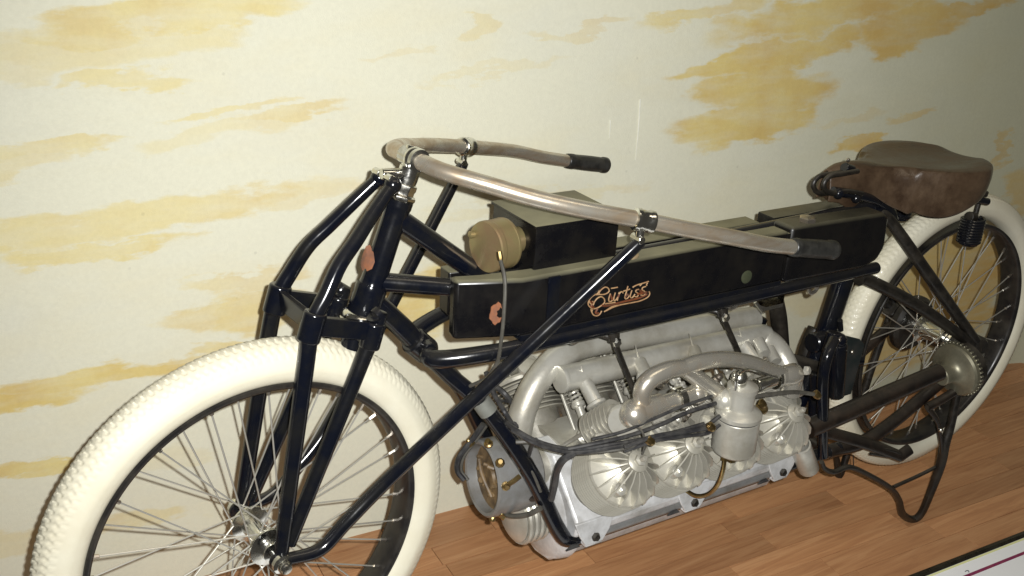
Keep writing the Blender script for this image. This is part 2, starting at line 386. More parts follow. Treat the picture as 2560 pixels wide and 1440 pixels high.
# floor: laminate strips over a base
def floor_material(name, c1, c2, c3):
    m = bpy.data.materials.new(name); m.use_nodes = True
    nt = m.node_tree; b = nt.nodes['Principled BSDF']; L = nt.links.new
    ge = nd(nt, 'ShaderNodeNewGeometry'); oi = nd(nt, 'ShaderNodeObjectInfo')
    sc_ = nd(nt, 'ShaderNodeVectorMath', operation='SCALE'); L(oi.outputs['Random'], sc_.inputs['Scale']); sc_.inputs[0].default_value = (13, 7, 3)
    ad = nd(nt, 'ShaderNodeVectorMath', operation='ADD'); L(ge.outputs['Position'], ad.inputs[0]); L(sc_.outputs[0], ad.inputs[1])
    mp = nd(nt, 'ShaderNodeMapping'); mp.inputs['Scale'].default_value = (0.8, 13, 1); L(ad.outputs[0], mp.inputs[0])
    n1 = nd(nt, 'ShaderNodeTexNoise'); n1.inputs['Scale'].default_value = 5; n1.inputs['Detail'].default_value = 9; n1.inputs['Roughness'].default_value = 0.62; n1.inputs['Distortion'].default_value = 1.2
    L(mp.outputs[0], n1.inputs[0])
    cr_ = nd(nt, 'ShaderNodeValToRGB'); e = cr_.color_ramp.elements
    e[0].position = 0.30; e[0].color = (*c1, 1); e[1].position = 0.72; e[1].color = (*c3, 1)
    e2 = cr_.color_ramp.elements.new(0.5); e2.color = (*c2, 1)
    L(n1.outputs[0], cr_.inputs[0])
    hs = nd(nt, 'ShaderNodeHueSaturation'); mr = nd(nt, 'ShaderNodeMapRange'); mr.inputs[3].default_value = 0.82; mr.inputs[4].default_value = 1.16
    L(oi.outputs['Random'], mr.inputs[0]); L(mr.outputs[0], hs.inputs['Value']); L(cr_.outputs[0], hs.inputs['Color'])
    L(hs.outputs[0], b.inputs['Base Color'])
    b.inputs['Roughness'].default_value = 0.42
    rn = nd(nt, 'ShaderNodeTexNoise'); rn.inputs['Scale'].default_value = 6; L(ge.outputs['Position'], rn.inputs[0])
    rr = nd(nt, 'ShaderNodeMapRange'); rr.inputs[3].default_value = 0.34; rr.inputs[4].default_value = 0.58; L(rn.outputs[0], rr.inputs[0]); L(rr.outputs[0], b.inputs['Roughness'])
    bu = nd(nt, 'ShaderNodeBump'); bu.inputs['Strength'].default_value = 0.15; bu.inputs['Distance'].default_value = 0.001
    L(n1.outputs[0], bu.inputs['Height']); L(bu.outputs[0], b.inputs['Normal'])
    return m
wood = floor_material('red_brown_laminate', (0.38, 0.175, 0.078), (0.49, 0.245, 0.112), (0.59, 0.325, 0.160))
joint = mat('dark_joint', (0.05, 0.025, 0.015), rough=0.7)
EA, EB = at(2276, 1440, z=FZ), at(2560, 1330, z=FZ)           # front edge of the floor
ED = (EB - EA).normalized()
def edge_y(x): return EA.y + (x - EA.x) * ED.y / ED.x
def wall_y(x): return WA.y + (x - WA.x) * WD.y / WD.x
mb = MB().slab([(-1.6, edge_y(-1.6) - 0.02, FZ - 0.012), (3.6, edge_y(3.6) - 0.02, FZ - 0.012), (3.6, wall_y(3.6) + 0.03, FZ - 0.012), (-1.6, wall_y(-1.6) + 0.03, FZ - 0.012)], (0, 0, -0.04))
floor = tag(mb.build('floor', joint), kind='structure')
rows = 12
ystep = 0.066
y0 = edge_y(3.4)
protos = {}
i = 0
fd = Vector((WD.x + ED.x, WD.y + ED.y, 0)).normalized(); fn = Vector((-fd.y, fd.x, 0))
org = Vector((EA.x, EA.y, FZ))
for r in range(-1, 13):
    s = -3.0 + rnd.uniform(0, 0.3)
    while s < 2.6:
        ln = rnd.choice((0.34, 0.41, 0.50))
        a = org + fd * s + fn * (r * ystep + 0.0)
        cx = a.x + ln / 2
        ok = a.x > -1.5 and a.x + ln < 3.5
        if ok:
            def cl(v):
                lo, hi = edge_y(v.x) + 0.001, wall_y(v.x) + 0.012
                return Vector((v.x, min(max(v.y, lo), hi), v.z))
            g = 0.0009
            q = [a + fd * g + fn * g, a + fd * (ln - g) + fn * g, a + fd * (ln - g) + fn * (ystep - g), a + fd * g + fn * (ystep - g)]
            q = [cl(v) for v in q]
            if (q[3] - q[0]).length > 0.006 and (q[2] - q[1]).length > 0.006:
                c = sum(q, Vector()) / 4
                mb = MB().slab([v + Vector((0, 0, 0)) for v in q], (0, 0, -0.0115))
                mb.build('plank', wood, floor)
        s += ln

# dark edge trim and the white sign board in front of it
trimm = mat('dark_trim', (0.014, 0.012, 0.008), (0.03, 0.026, 0.018), 0.25, 0.35, scale=30)
def edge(px, py, off, dz, x):  # a point along the floor edge
    y = edge_y(x) - off
    return Vector((x, y, FZ + dz))
mb = MB()
sec = [(0.0, -0.03), (0.0, 0.004), (0.004, 0.008), (0.012, 0.009), (0.016, 0.005), (0.0195, 0.003), (0.0195, -0.03)]
mb.prism(sec, lambda u, v: edge(0, 0, u, v, -1.5), lambda u, v: edge(0, 0, u, v, 3.5))
trim = tag(mb.build('edge_trim', trimm, ang=25), 'narrow dark moulding along the front edge of the wooden floor', 'trim')
boardm = mat('white_sign_board', (0.90, 0.90, 0.89), (0.87, 0.87, 0.86), 0.35, 0.4, scale=10)
magenta = mat('purple_red_print', (0.22, 0.03, 0.09), (0.28, 0.05, 0.09), 0.4, scale=40)
inkm = mat('black_print', (0.02, 0.02, 0.03), rough=0.4)
yel = mat('pale_yellow_edge', (0.78, 0.78, 0.38), rough=0.4)
O0 = 0.021
TIL = 0.42                                                    # the board leans towards the viewer, tilted to catch more of the flash
def bd(u, x, h=0.0):
    k = 1 / math.sqrt(1 + TIL * TIL)
    p = edge(0, 0, O0 + u * k, 0.008 - u * k * TIL, x)
    return p + Vector((0, -TIL * k, k)) * h
mb = MB().slab([bd(0, -1.4), bd(0, 3.2), bd(.34, 3.2), bd(.34, -1.4)], (0, .006, -.014))
board = tag(mb.build('sign_board', boardm, bevel=0.001), 'white printed board with a purple line sloping down in front of the wooden floor', 'sign')
def strip(o1, o2, name, m):
    MB().slab([bd(o1, -1.38, .0007), bd(o1, 3.18, .0007), bd(o2, 3.18, .0007), bd(o2, -1.38, .0007)], (0, .0002, -.0006)).build(name, m, board)
strip(0.0012, 0.0050, 'border', yel)
strip(0.0290, 0.0355, 'printed_line', magenta)
kx = at(2427, 1418, z=FZ).x - .02
MB().tube([bd(.022, kx - .006, .001), bd(.022, kx + .001, .001), bd(.0235, kx + .004, .001), bd(.027, kx + .002, .001)], 0.0009, seg=6).build('printed_mark', inkm, board)

# ================================================================ the motorcycle
bike = bpy.data.objects.new('motorcycle', None); col.objects.link(bike)
bike.empty_display_size = 0.2
tag(bike, 'antique black motorcycle with V-eight engine, cream tyres and brown leather saddle', 'motorcycle')
B = bike

# ---------------------------------------------------------------- wheels
def wheel(center, Rm, a, rr, yaw, hubspec):
    """center axle; local frame: wheel plane = local XZ, axle = local Y"""
    mat_ = Matrix.Translation(center) @ Matrix.Rotation(yaw, 4, 'Z')
    hub = hubspec().build('wheel', M['chrome'], B)
    hub.matrix_local = mat_
    # tyre with raised diamond tread
    Rr = Rm
    NT = 164; nu = NT * 6; nv = 44
    mb = MB(); vs = []
    for i in range(nu):
        th = 2 * math.pi * i / nu
        for j in range(nv):
            ph = 2 * math.pi * j / nv
            pd = (math.degrees(ph) + 180) % 360 - 180
            rad = a
            if abs(pd) < 56:
                row = pd / 12.4
                kr = round(row)
                t = i / nu * NT + (0.5 if kr % 2 else 0)
                dt = abs(t - round(t)) * 2; dp = abs(row - kr) * 2
                h = max(0.0, 1 - (dt ** 2 * 1.5 + dp ** 2 * 1.0))
                rad += (0.0036 if rr < .27 else 0.0024) * min(1, h * 1.8) * (1 - 0.25 * abs(pd) / 56)
            if 84 < abs(pd) < 92: rad += 0.0006
            if abs(pd) > 138: rad *= 0.97
            vs.append(((Rr + rad * math.cos(ph)) * math.cos(th), rad * math.sin(ph), (Rr + rad * math.cos(ph)) * math.sin(th)))
    fs = []
    for i in range(nu):
        i2 = (i + 1) % nu
        for j in range(nv):
            j2 = (j + 1) % nv
            fs.append((i * nv + j, i2 * nv + j, i2 * nv + j2, i * nv + j2))
    mb.add(vs, fs)
    ty = mb.build('tyre', M['tyre'], hub, ang=75)
    # rim: deep clincher section
    r0 = rr
    hw = 0.024
    sec = [(r0 + .004, -hw), (r0 + .003, -hw - .0025), (r0 - .001, -hw - .003), (r0 - .006, -hw - .001), (r0 - .008, -hw + .005), (r0 - .0095, -.008), (r0 - .010, 0),
           (r0 - .0095, .008), (r0 - .008, hw - .005), (r0 - .006, hw + .001), (r0 - .001, hw + .003), (r0 + .003, hw + .0025), (r0 + .004, hw), (r0 + .0, hw - .004), (r0 - .004, .010), (r0 - .004, -.010), (r0, -hw + .004)]
    MB().lathe(sec, (0, 0, 0), (0, 1, 0), 128, closed=True).build('rim', M['rim'], hub, ang=50)
    nip = MB(); first = None
    ns = 36
    for k in range(ns):
        side = 1 if k % 2 else -1
        lead = 1 if (k // 2) % 2 else -1
        th = 2 * math.pi * (k + 0.5) / ns
        thh = th + lead * R_(78)
        fr = 0.024
        p = Vector((fr * math.cos(thh), side * 0.034, fr * math.sin(thh)))
        re = rr - 0.009
        q = Vector((re * math.cos(th), side * 0.006, re * math.sin(th)))
        d = (q - p)
        if first is None:
            first = MB().tube([(0, 0, 0), (0, 0, 1)], 0.0014, seg=6).build('spoke', M['spoke'], hub)
            o = first
        else: o = share(first, 'spoke', parent=hub)
        rot = Vector((0, 0, 1)).rotation_difference(d.normalized())
        o.rotation_mode = 'QUATERNION'; o.rotation_quaternion = rot; o.location = p; o.scale = (1, 1, d.length)
        nip.cyl(q - d.normalized() * 0.012, q + d.normalized() * 0.003, 0.0032, seg=6)
    tag(nip.build('spoke_nipples', M['nickel'], hub), kind='stuff')
    return hub
def front_hub():
    mb = MB()
    mb.lathe([(0.009, -.056), (0.016, -.054), (0.017, -.045), (0.015, -.041), (.031, -.038), (.032, -.035), (.031, -.032), (.0165, -.028), (.0145, 0), (.0165, .028), (.031, .032), (.032, .035), (.031, .038), (.015, .041), (.017, .045), (.016, .054), (.009, .056)], (0, 0, 0), (0, 1, 0), 28)
    mb.cyl((0, -.1, 0), (0, .1, 0), .0055, 12)
    return mb
ZF, ZR, WB_ = 0.3214, 0.3459, 1.638
wheel(Vector((0, 0, ZF)), 0.2964, 0.0344, 0.2681, ST, front_hub)
def rear_hub():
    mb = MB()
    mb.lathe([(0.012, -.07), (0.020, -.068), (0.022, -.045), (0.020, -.041), (.034, -.038), (.035, -.035), (.034, -.032), (.022, -.028), (.020, 0), (.022, .028), (.034, .032), (.035, .035), (.034, .038), (.02, .041), (.022, .06), (.012, .065)], (0, 0, 0), (0, 1, 0), 28)
    mb.cyl((0, -.13, 0), (0, .12, 0), .007, 12)
    return mb
wheel(Vector((WB_, 0, ZR)), 0.3176, 0.0283, 0.2788, 0, rear_hub)
# axle nuts
for s in (-1, 1):
    a = fw(0, s * .078, ZF); d = fw(0, s, 0)
    MB().lathe([(.013, 0), (.016, .003), (.016, .010), (.011, .012), (.011, .019), (.008, .024), (0.0001, .025)], a, d, 12).build('axle_nut', M['chrome'], B)

# ---------------------------------------------------------------- fork
top = fl(atF(982, 462, -.020)); 
crownA = Vector((.0714, -.0572, .6925))
front_leg_n = [top, fl(atF(932, 535, -.030)), fl(atF(889, 603, -.040)), fl(atF(848, 664, -.048)), fl(atF(815, 738, -.055)), crownA, fl(atF(762, 930, -.063)), Vector((.004, -.073, ZF + .012))]
rear_c = fl(atF(930, 838, -.057))
rear_leg_n = [rear_c + Vector((.004, 0, .030)), rear_c, Vector((.018, -.070, ZF + .020))]
mb = MB()
pc = [Vector((crownA.x - .014, -.070, crownA.z + .004)), Vector((crownA.x - .014, .070, crownA.z + .004))]
def fpt(v): return fw(*v)
# crown: front cross plate, two side plates, sockets on the legs
def bar_(mb, a, b, hw, hh):
    a, b = fpt(a), fpt(b); d = (b - a).normalized(); s = d.cross(Vector((0, 0, 1))).normalized() * hw; u = Vector((0, 0, hh))
    c = [a - s - u, a + s - u, a + s + u, a - s + u]; e = [p + (b - a) for p in c]
    mb.add(c + e, [(3, 2, 1, 0), (4, 5, 6, 7), (0, 1, 5, 4), (1, 2, 6, 5), (2, 3, 7, 6), (3, 0, 4, 7)])
bar_(mb, (crownA.x, -.060, crownA.z), (crownA.x, .060, crownA.z), .005, .015)
for s in (-1, 1):
    bar_(mb, (crownA.x, s * .057, crownA.z - .002), (rear_c.x + .010, s * .057, rear_c.z + .004), .006, .015)
bar_(mb, (rear_c.x - .004, -.057, rear_c.z - .010), (rear_c.x - .004, .057, rear_c.z - .010), .007, .008)
for s in (-1, 1):
    cA = Vector((crownA.x, s * .0572, crownA.z)); rc = Vector((rear_c.x, s * .057, rear_c.z))
    mb.cyl(fpt(cA - Vector((.008, 0, .026))), fpt(cA + Vector((.006, 0, .018))), .0175, 20)
    mb.cyl(fpt(rc + Vector((-.006, 0, -.020))), fpt(rc + Vector((.006, 0, .020))), .0165, 20)
fork = mb.build('fork', M['black'], B, bevel=.0015)
for s in (1, -1):
    f_ = lambda v: fw(v[0], v[1] * s, v[2])
    mb = MB().tube([f_(v) for v in front_leg_n], [.0100, .0108, .0112, .0115, .0120, .0125, .0130, .0115], seg=20, n=8)
    mb.build('fork_leg', M['black'], fork)
    MB().tube([f_(v) for v in rear_leg_n], [.0120, .0128, .0112], seg=20, n=8).build('fork_leg', M['black'], fork)
    MB().ball(f_(front_leg_n[0]), .0135, 16).build('leg_cap', M['black'], fork)
    # flattened drop-out
    MB().lathe([(.016, -.003), (.017, 0), (.016, .004)], fw(0, -s * .076, ZF), fw(0, 1, 0), 20).build('dropout', M['black'], fork)
# steering stem, lock nuts, ball race
hb, ht = Vector(at(905, 790, y=.014)), Vector(at(1000, 500, y=.020))
hd = (ht - hb).normalized()
L0 = (ht - hb).length
mb = MB()
mb.lathe([(.021, 0), (.0235, .004), (.0235, .008), (.0185, .010), (.0185, .016), (.020, .019), (.020, .026), (.015, .028)], ht, hd, 8)
mb.build('lock_nut', M['chrome'], B, bevel=.001)
mb = MB()
mb.lathe([(.0155, .026), (.0165, .034), (.0165, .052), (.0135, .054)], ht, hd, 24)
tp = ht + hd * .042
mb.cyl(tp - Vector((.045, 0, -.004)), tp + Vector((0, -.0, 0)), .009, 12)
for s in (-1, 1):
    e = fw(top.x - .004, s * .016, top.z + .010)
    mb.cyl(e - fw(0, .008 * s, 0), e + fw(0, .010 * s, 0), .0065, 8)
mb.build('top_clamp', M['chrome'], B, bevel=.001)
stem_top = Vector(at(1037, 374, y=.026))
sd = (stem_top - (ht + hd * .045)).normalized()
mb = MB().tube([ht + hd * .045, stem_top + sd * .004], [.0145, .0150], seg=20)
cross = fw(.262, 0, .900)
mb.lathe([(.0145, -.032), (.0175, -.031), (.0182, -.024), (.0160, -.021), (.0182, -.018), (.0182, -.012), (.0160, -.009), (.0160, .010), (.0145, .012)], fw(.265, 0, .903), fw(0, 1, 0), 24)
mb.build('handlebar_stem', M['chrome'], B)
# lower ball race
mb = MB().lathe([(.020, -.016), (.031, -.014), (.0335, -.008), (.0325, -.001), (.029, .004), (.026, .006)], hb, hd, 28)
mb.build('ball_race', M['chrome'], B)
mb = MB().tube([hb - hd * .024, hb - hd * .052], [.018, .020], seg=20)
mb.build('steering_stem', M['black'], B)

# ---------------------------------------------------------------- handlebar
hbpts = [(.2645, 0, .903), (.268, .035, .901), (.276, .062, .897), (.292, .086, .892), (.325, .12, .883), (.374, .16, .868), (.438, .2, .852), (.536, .238, .829), (.609, .268, .811), (.69, .292, .791), (.765, .298, .769), (.84, .302, .751)]
def hb_side(s):
    pts = []
    for x, y, z in hbpts:
        if s > 0 and x > .5: y -= (x - .5) * .055
        pts.append(fw(x, s * y, z))
    e = fw(.944, s * (.307 if s < 0 else .283), .729)
    return pts, e
near, ne = hb_side(-1); far, fe = hb_side(1)
allp = far[::-1] + near[1:]
hbar = MB().tube(allp, .0130, seg=22, n=7).build('handlebar', M['bar'], B)
for pts, e in ((near, ne), (far, fe)):
    a = pts[-1]; d = (e - a).normalized(); L1 = (e - a).length
    mb = MB()
    NG = 40; prof = []
    segs = 24; vs = []; fs = []
    N = d.orthogonal().normalized(); Bv = d.cross(N)
    hs = [-.012, -.010, 0, .006, .010, .03, .06, .085, L1 - .016, L1 - .012, L1 - .003, L1]
    rs = [.0135, .0155, .0162, .0162, .0155, .0160, .0164, .0162, .0156, .0175, .0173, .0145]
    for k, (h, r) in enumerate(zip(hs, rs)):
        for q in range(segs):
            flute = (.0012 if (q % 3 == 0 and 4 <= k <= 8) else 0)
            t = 2 * math.pi * q / segs
            vs.append(a + d * h + (N * math.cos(t) + Bv * math.sin(t)) * (r - flute))
    for k in range(len(hs) - 1):
        for q in range(segs):
            q2 = (q + 1) % segs
            fs.append((k * segs + q, k * segs + q2, (k + 1) * segs + q2, (k + 1) * segs + q))
    fs.append(tuple(range(segs))[::-1]); fs.append(tuple((len(hs) - 1) * segs + q for q in range(segs)))
    mb.add(vs, fs).build('grip', M['grip'], hbar, ang=60)
# stays from the front axle up to clamps on the bar
for s in (-1, 1):
    yl = .236
    cp = fw(.536, s * (.238 if s < 0 else .236), .829)
    d = (fw(.609, s * .268, .811) - fw(.438, s * .2, .852)).normalized()
    mb = MB()
    mb.lathe([(.0140, -.017), (.0172, -.015), (.0180, -.009), (.0165, -.006), (.0165, .006), (.0180, .009), (.0178, .015), (.0150, .017)], cp, d, 22)
    mb.cyl(cp + Vector((-.004, 0, -.014)), cp + Vector((-.006, 0, -.034)), .0075, 10)
    mb.cyl(cp + Vector((-.008, -.012, -.028)), cp + Vector((-.008, .012, -.028)), .0065, 8)
    mb.build('clamp', M['chrome'], hbar)
    t0 = fl(cp) + Vector((-.006, 0, -.036))
    kn = fl(atF(868, 1303, -.088)); kn2 = fl(atF(800, 1374, -.086)); kn1 = fl(atF(985, 1185, -.101))
    pts = [fw(t0.x, t0.y, t0.z)] + [fw(t0.x + (kn1.x - t0.x) * t, s * (abs(t0.y) + (abs(kn1.y) - abs(t0.y)) * t), t0.z + (kn1.z - t0.z) * t) for t in (.03, .5)]
    pts += [fw(kn1.x, s * abs(kn1.y), kn1.z), fw(kn.x, s * .088, kn.z), fw(kn2.x, s * .086, kn2.z), fw(.006, s * .082, ZF + .003)]
    MB().tube(pts, [.0060, .0105, .0115, .0115, .0115, .0110, .0095], seg=18, n=8).build('handlebar_stay', M['black'], B)

# ---------------------------------------------------------------- frame
mb = MB().tube([hb + hd * .001, hb + hd * .05, hb + hd * .06, hb + hd * (L0 - .03), hb + hd * (L0 - .01), ht], [.026, .025, .0200, .0188, .0210, .0212], seg=28, n=6)
frame = mb.build('frame', M['black'], B)
def ft(pts, r, name='frame_tube', m='black', **k):
    return MB().tube(pts, r, seg=18, n=7, **k).build(name, M[m], frame)
j1 = at(1200, 692, y=.0)
ft([hb + hd * (L0 - .026), j1 + Vector((.012, -.010, -.006))], [.0165, .0158])
j2 = at(1150, 720, y=-.030)
a_ = hb + hd * .058; u_ = (j2 - a_).normalized()
ft([a_, j2 + u_ * .03], [.0150, .0142])
MB().cyl(j2 - u_ * .018, j2 + u_ * .012, .0165, 22).build('lug', M['black'], frame)
# head lug down to the cradle joint
jl = at(1052, 866, y=.0)
ft([hb + hd * .030, at(985, 800, y=.008), jl], [.019, .0170, .0180])
MB().cyl(jl - Vector((.016, .0, -.016)), jl + Vector((.012, 0, -.012)), .0225, 22).build('lug', M['black'], frame)
mbb = MB().cyl(jl + Vector((.0, -.034, .010)), jl + Vector((.0, .034, .010)), .010, 14).build('lug', M['black'], frame)
RY = .100; RZ = .197
for s in (-1, 1):
    ft([Vector((jl.x, s * .006, jl.z)), Vector(at(1120, 935, y=-.024) if s < 0 else mir(at(1120, 935, y=-.024))), Vector(at(1215, 1022, y=-.050)) * 1 if s < 0 else mir(at(1215, 1022, y=-.050)),
        (lambda v: v if s < 0 else mir(v))(at(1325, 1180, y=-.088)), (lambda v: v if s < 0 else mir(v))(at(1392, 1318, y=-RY)), Vector((.536, s * RY, RZ)), Vector((.60, s * RY, RZ)), Vector((1.0, s * RY, RZ)), Vector((1.235, s * RY, RZ))],
       [.0135, .0140, .0145, .0150, .0150, .0145, .0140, .0140, .0140])
    # rail below the tank
    TB = .612
    ft([Vector((jl.x + .008, s * .012, jl.z + .004)), Vector(at(1085, 898, y=-.045)) if s < 0 else mir(at(1085, 898, y=-.045)), Vector((.36, s * .082, TB - .010)), Vector((.45, s * .090, TB - .006)), Vector((.8, s * .090, TB - .006)), Vector((1.272, s * .074, TB - .012))],
       [.0150, .0150, .0140, .0125, .0120, .0120])
# spine along the tank top to the saddle
TT = .727
ft([j1 + Vector((.0, 0, -.012)), Vector((.43, -.026, .697)), Vector((.9, -.026, .703)), Vector((1.315, -.020, .711))], [.018, .015, .015, .016])
MB().cyl(Vector((1.28, -.020, .707)), Vector((1.335, -.016, .708)), .0185, 20).build('lug', M['black'], frame)
# seat tube, seat stays, upper chain stays
st_t = Vector((1.285, 0, .60)); st_b = at(2050, 872, y=0)
ft([st_t + Vector((.02, 0, .08)), st_t, st_b, Vector((st_b.x - .045, 0, .25))], [.018, .022, .022, .020])
drop = at(2438, 852, y=-.112)
for s in (-1, 1):
    dr = Vector((drop.x, s * .112, drop.z))
    a = at(2225, 552, y=-.040); b_ = at(2330, 700, y=-.088)
    if s > 0: a, b_ = mir(a), mir(b_)
    ft([a + Vector((-.03, -s * .01, .016)), a, b_, dr], [.010, .0125, .0135, .0120], m='satin')
    a = at(2170, 700, y=-.066); b_ = at(2300, 768, y=-.092)
    if s > 0: a, b_ = mir(a), mir(b_)
    ft([a + Vector((-.03, 0, .005)), a, b_, dr + Vector((-.01, 0, -.006))], [.0125, .0135, .0135, .0115], m='satin')
    MB().cyl(dr, Vector((WB_, s * .112, ZR)), .012, 14).build('lug', M['satin'], frame)
    MB().lathe([(.024, -.004), (.026, 0), (.024, .004)], Vector((WB_, s * .112, ZR)), (0, 1, 0), 24).build('dropout', M['brownblack'], frame)
    # lower chain stay from the cradle to the axle
    e = Vector((WB_ - .02, s * .104, ZR - .02))
    m1 = at(2190, 1086, y=-.100)
    if s > 0: m1 = mir(m1)
    ft([Vector((1.20, s * RY, RZ)), m1, e], [.0150, .0150, .0135], m='brownblack')
for x in (1.20, ):
    ft([Vector((x, -RY, RZ)), Vector((x, RY, RZ))], .014, m='brownblack')
ft([st_b + Vector((-.04, 0, -.14)), Vector((1.20, 0, RZ))], .018, m='brownblack')

# ---------------------------------------------------------------- tank
def tank_body(name, x0, x1, z0, z1, y0, y1, bev, m):
    return MB().box((x0, y0, z0), (x1, y1, z1), bev).build(name, m, B, ang=50)
HW = .098
halves = []
plans = [([(.304, -.038), (.300, -.064), (.400, -HW), (.975, -HW), (.975, -.058), (.430, -.058), (.350, -.050)], .628, TT),
         ([(.330, .012), (.330, .044), (1.002, .044), (1.002, .002), (.430, .002)], .632, .709)]
for plan, z0_, z1_ in plans:
    mb = MB().prism(plan, lambda x, y: Vector((x, y, z0_)), lambda x, y: Vector((x, y, z1_)))
    halves.append(mb.build('fuel_tank', M['tank'], B, bevel=.006 if z1_ == TT else .003, ang=50))
tank = halves[0]
mb = MB()
pr = [(.982, TT + .006), (1.235, TT + .002), (1.250, TT - .008), (1.255, .655), (1.240, .630), (1.20, .618), (.982, .622)]
mb.prism(pr, lambda x, z: Vector((x, -HW, z)), lambda x, z: Vector((x, -.046, z)))
rt = mb.build('oil_tank', M['tank2'], B, bevel=.007, ang=50)
# raised strip between the two
MB().box((.970, -HW + .004, .632), (.986, -.05, TT - .006)).build('tank_strap', M['tank'], tank)
# vertical fold behind the front bay, bottom lip
v = at(1385, 700, y=-HW - .001)
MB().box((v.x - .010, -HW - .003, .624), (v.x + .012, -HW + .004, TT - .004), .0012).build('tank_strap', M['black'], tank)
MB().box((.402, -HW - .0012, .620), (.972, .046, .630), .001).build('tank_lip', M['black'], tank)
# filler caps
c = at(1615, 655, z=TT + .006)
MB().lathe([(.013, -.006), (.013, .0), (.0165, .001), (.0168, .004), (.015, .0055), (.0001, .0062)], Vector((c.x, max(c.y, -.082), TT)), (0, 0, 1), 28).build('filler_cap', M['tan'], tank)
c = at(2076, 570, z=TT + .010)
MB().lathe([(.012, -.006), (.012, .0), (.0165, .001), (.0165, .008), (.014, .010), (.0001, .0105)], Vector((c.x, max(c.y, -.078), TT + .004)), (0, 0, 1), 6).build('filler_cap', M['nickel'], rt)
# far-side lid boxes on the tank
MB().box((1.035, .000, .640), (1.262, .044, .714), .003).build('tank_box', M['tank2'], rt)
MB().box((.43, -.060, .632), (1.25, .004, .668)).build('tank_floor', M['black'], tank)
# rust chip on the front bay: crescent
cc = at(1238, 785, y=-HW - .0006)
ps = []
for k in range(13):
    t = R_(60 + 240 * k / 12); r = .0155 + .0016 * math.sin(k * 2.1)
    ps.append((cc.x + .003 + r * .8 * math.cos(t), cc.z + r * 1.15 * math.sin(t)))
for k in range(9):
    t = R_(285 - 210 * k / 8); r = .0072 + .0012 * math.sin(k * 2.9)
    ps.append((cc.x + .010 + r * math.cos(t), cc.z + r * math.sin(t) * 1.2))
MB().prism(ps, lambda x, z: Vector((x, -HW - .0008, z)), lambda x, z: Vector((x, -HW + .001, z))).build('paint_chip', M['chip'], tank)
# round drain boss on the rear half
c = at(1866, 692, y=-HW)
MB().lathe([(.0125, -.004), (.0125, .0012), (.010, .0020), (.0001, .0022)], Vector((c.x, -HW, c.z)), (0, -1, 0), 22).build('boss', mat('green_black_boss', (.035, .045, .025), (.05, .055, .03), .5), tank)
# head tube chip
cps = [(905, 640), (915, 615), (925, 612), (934, 632), (937, 655), (930, 672), (918, 678), (905, 676), (901, 660)]
vsn = hd.cross(Vector((0, 1, 0))).normalized()
chip = MB(); ring = []
for (px, py) in cps:
    vdir = (M3 @ Vector(((px - 1280) / FPX, -(py - CYPX) / FPX, -1))).normalized()
    # intersect the sight line with the head tube cylinder
    o = CAM - hb; d = vdir
    od = o - hd * o.dot(hd); dd = d - hd * d.dot(hd)
    A_, B_, C_ = dd.dot(dd), 2 * od.dot(dd), od.dot(od) - .0202 ** 2
    disc = B_ * B_ - 4 * A_ * C_
    t = (-B_ - math.sqrt(max(disc, 0))) / (2 * A_)
    ring.append(CAM + vdir * t)
cen = sum(ring, Vector()) / len(ring)
chip.add([cen + (CAM - cen).normalized() * .0045] + ring + [p - (CAM - cen).normalized() * .004 for p in ring], [(0, k + 1, (k + 1) % len(ring) + 1) for k in range(len(ring))] + [(k + 1, (k + 1) % len(ring) + 1, (k + 1) % len(ring) + 1 + len(ring), k + 1 + len(ring)) for k in range(len(ring))])
chip.build('paint_chip', M['chip'], frame)

# emblem: script lettering on the near face of the tank
def ez(pts, off=.0):  # crop coordinates of the emblem -> plane of the tank side
    return [at(1400 + x / 8.533, 660 + y / 8.533, y=-HW - .0006 - off) for x, y in pts]
gold = [
    [(700, 530), (760, 535), (830, 560), (810, 620), (760, 650), (690, 600), (660, 575)],
    [(760, 650), (690, 690), (630, 760), (600, 850), (640, 920), (720, 955), (810, 930), (890, 880), (950, 820), (945, 750), (890, 700), (830, 710), (770, 760), (730, 820), (710, 880)],
    [(760, 655), (840, 650), (930, 650), (1010, 620), (1050, 570), (1020, 510), (960, 495), (890, 540), (840, 600), (835, 650)],
    [(1090, 520), (1160, 510), (1230, 495)],
    [(1075, 630), (1040, 740), (1050, 800), (1100, 790), (1150, 710), (1180, 610), (1150, 720), (1155, 780), (1200, 760)],
    [(1200, 760), (1240, 690), (1265, 600), (1240, 700), (1222, 780)], [(1236, 700), (1275, 620), (1320, 590), (1345, 620)],
    [(1450, 470), (1415, 600), (1385, 700), (1400, 745), (1450, 720), (1480, 670)], [(1350, 580), (1420, 560), (1490, 535)],
    [(1535, 560), (1505, 650), (1500, 705), (1535, 720), (1575, 680), (1600, 640)], [(1552, 500), (1560, 490), (1566, 500)],
    [(1680, 540), (1630, 555), (1615, 590), (1655, 620), (1670, 660), (1640, 700), (1590, 690)],
    [(1830, 480), (1770, 500), (1750, 545), (1800, 580), (1820, 625), (1785, 670), (1720, 660)],
    [(1560, 490), (1640, 450), (1740, 420), (1820, 395), (1890, 372)],
    [(1745, 420), (1720, 450), (1700, 470)], [(1870, 400), (1850, 430), (1850, 460)],
    [(690, 970), (680, 1030), (720, 1090), (790, 1105), (850, 1070), (890, 1000)],
    [(660, 960), (670, 1010), (690, 1050)],
    [(940, 1020), (1020, 970), (1110, 910), (1240, 880), (1400, 850), (1560, 820), (1700, 790), (1820, 740), (1890, 690), (1915, 630), (1900, 590)],
    [(980, 1000), (1150, 915), (1300, 870)], [(620, 760), (640, 830), (700, 870), (700, 790)],
    [(960, 850), (1030, 840), (1110, 830), (1180, 815)]]
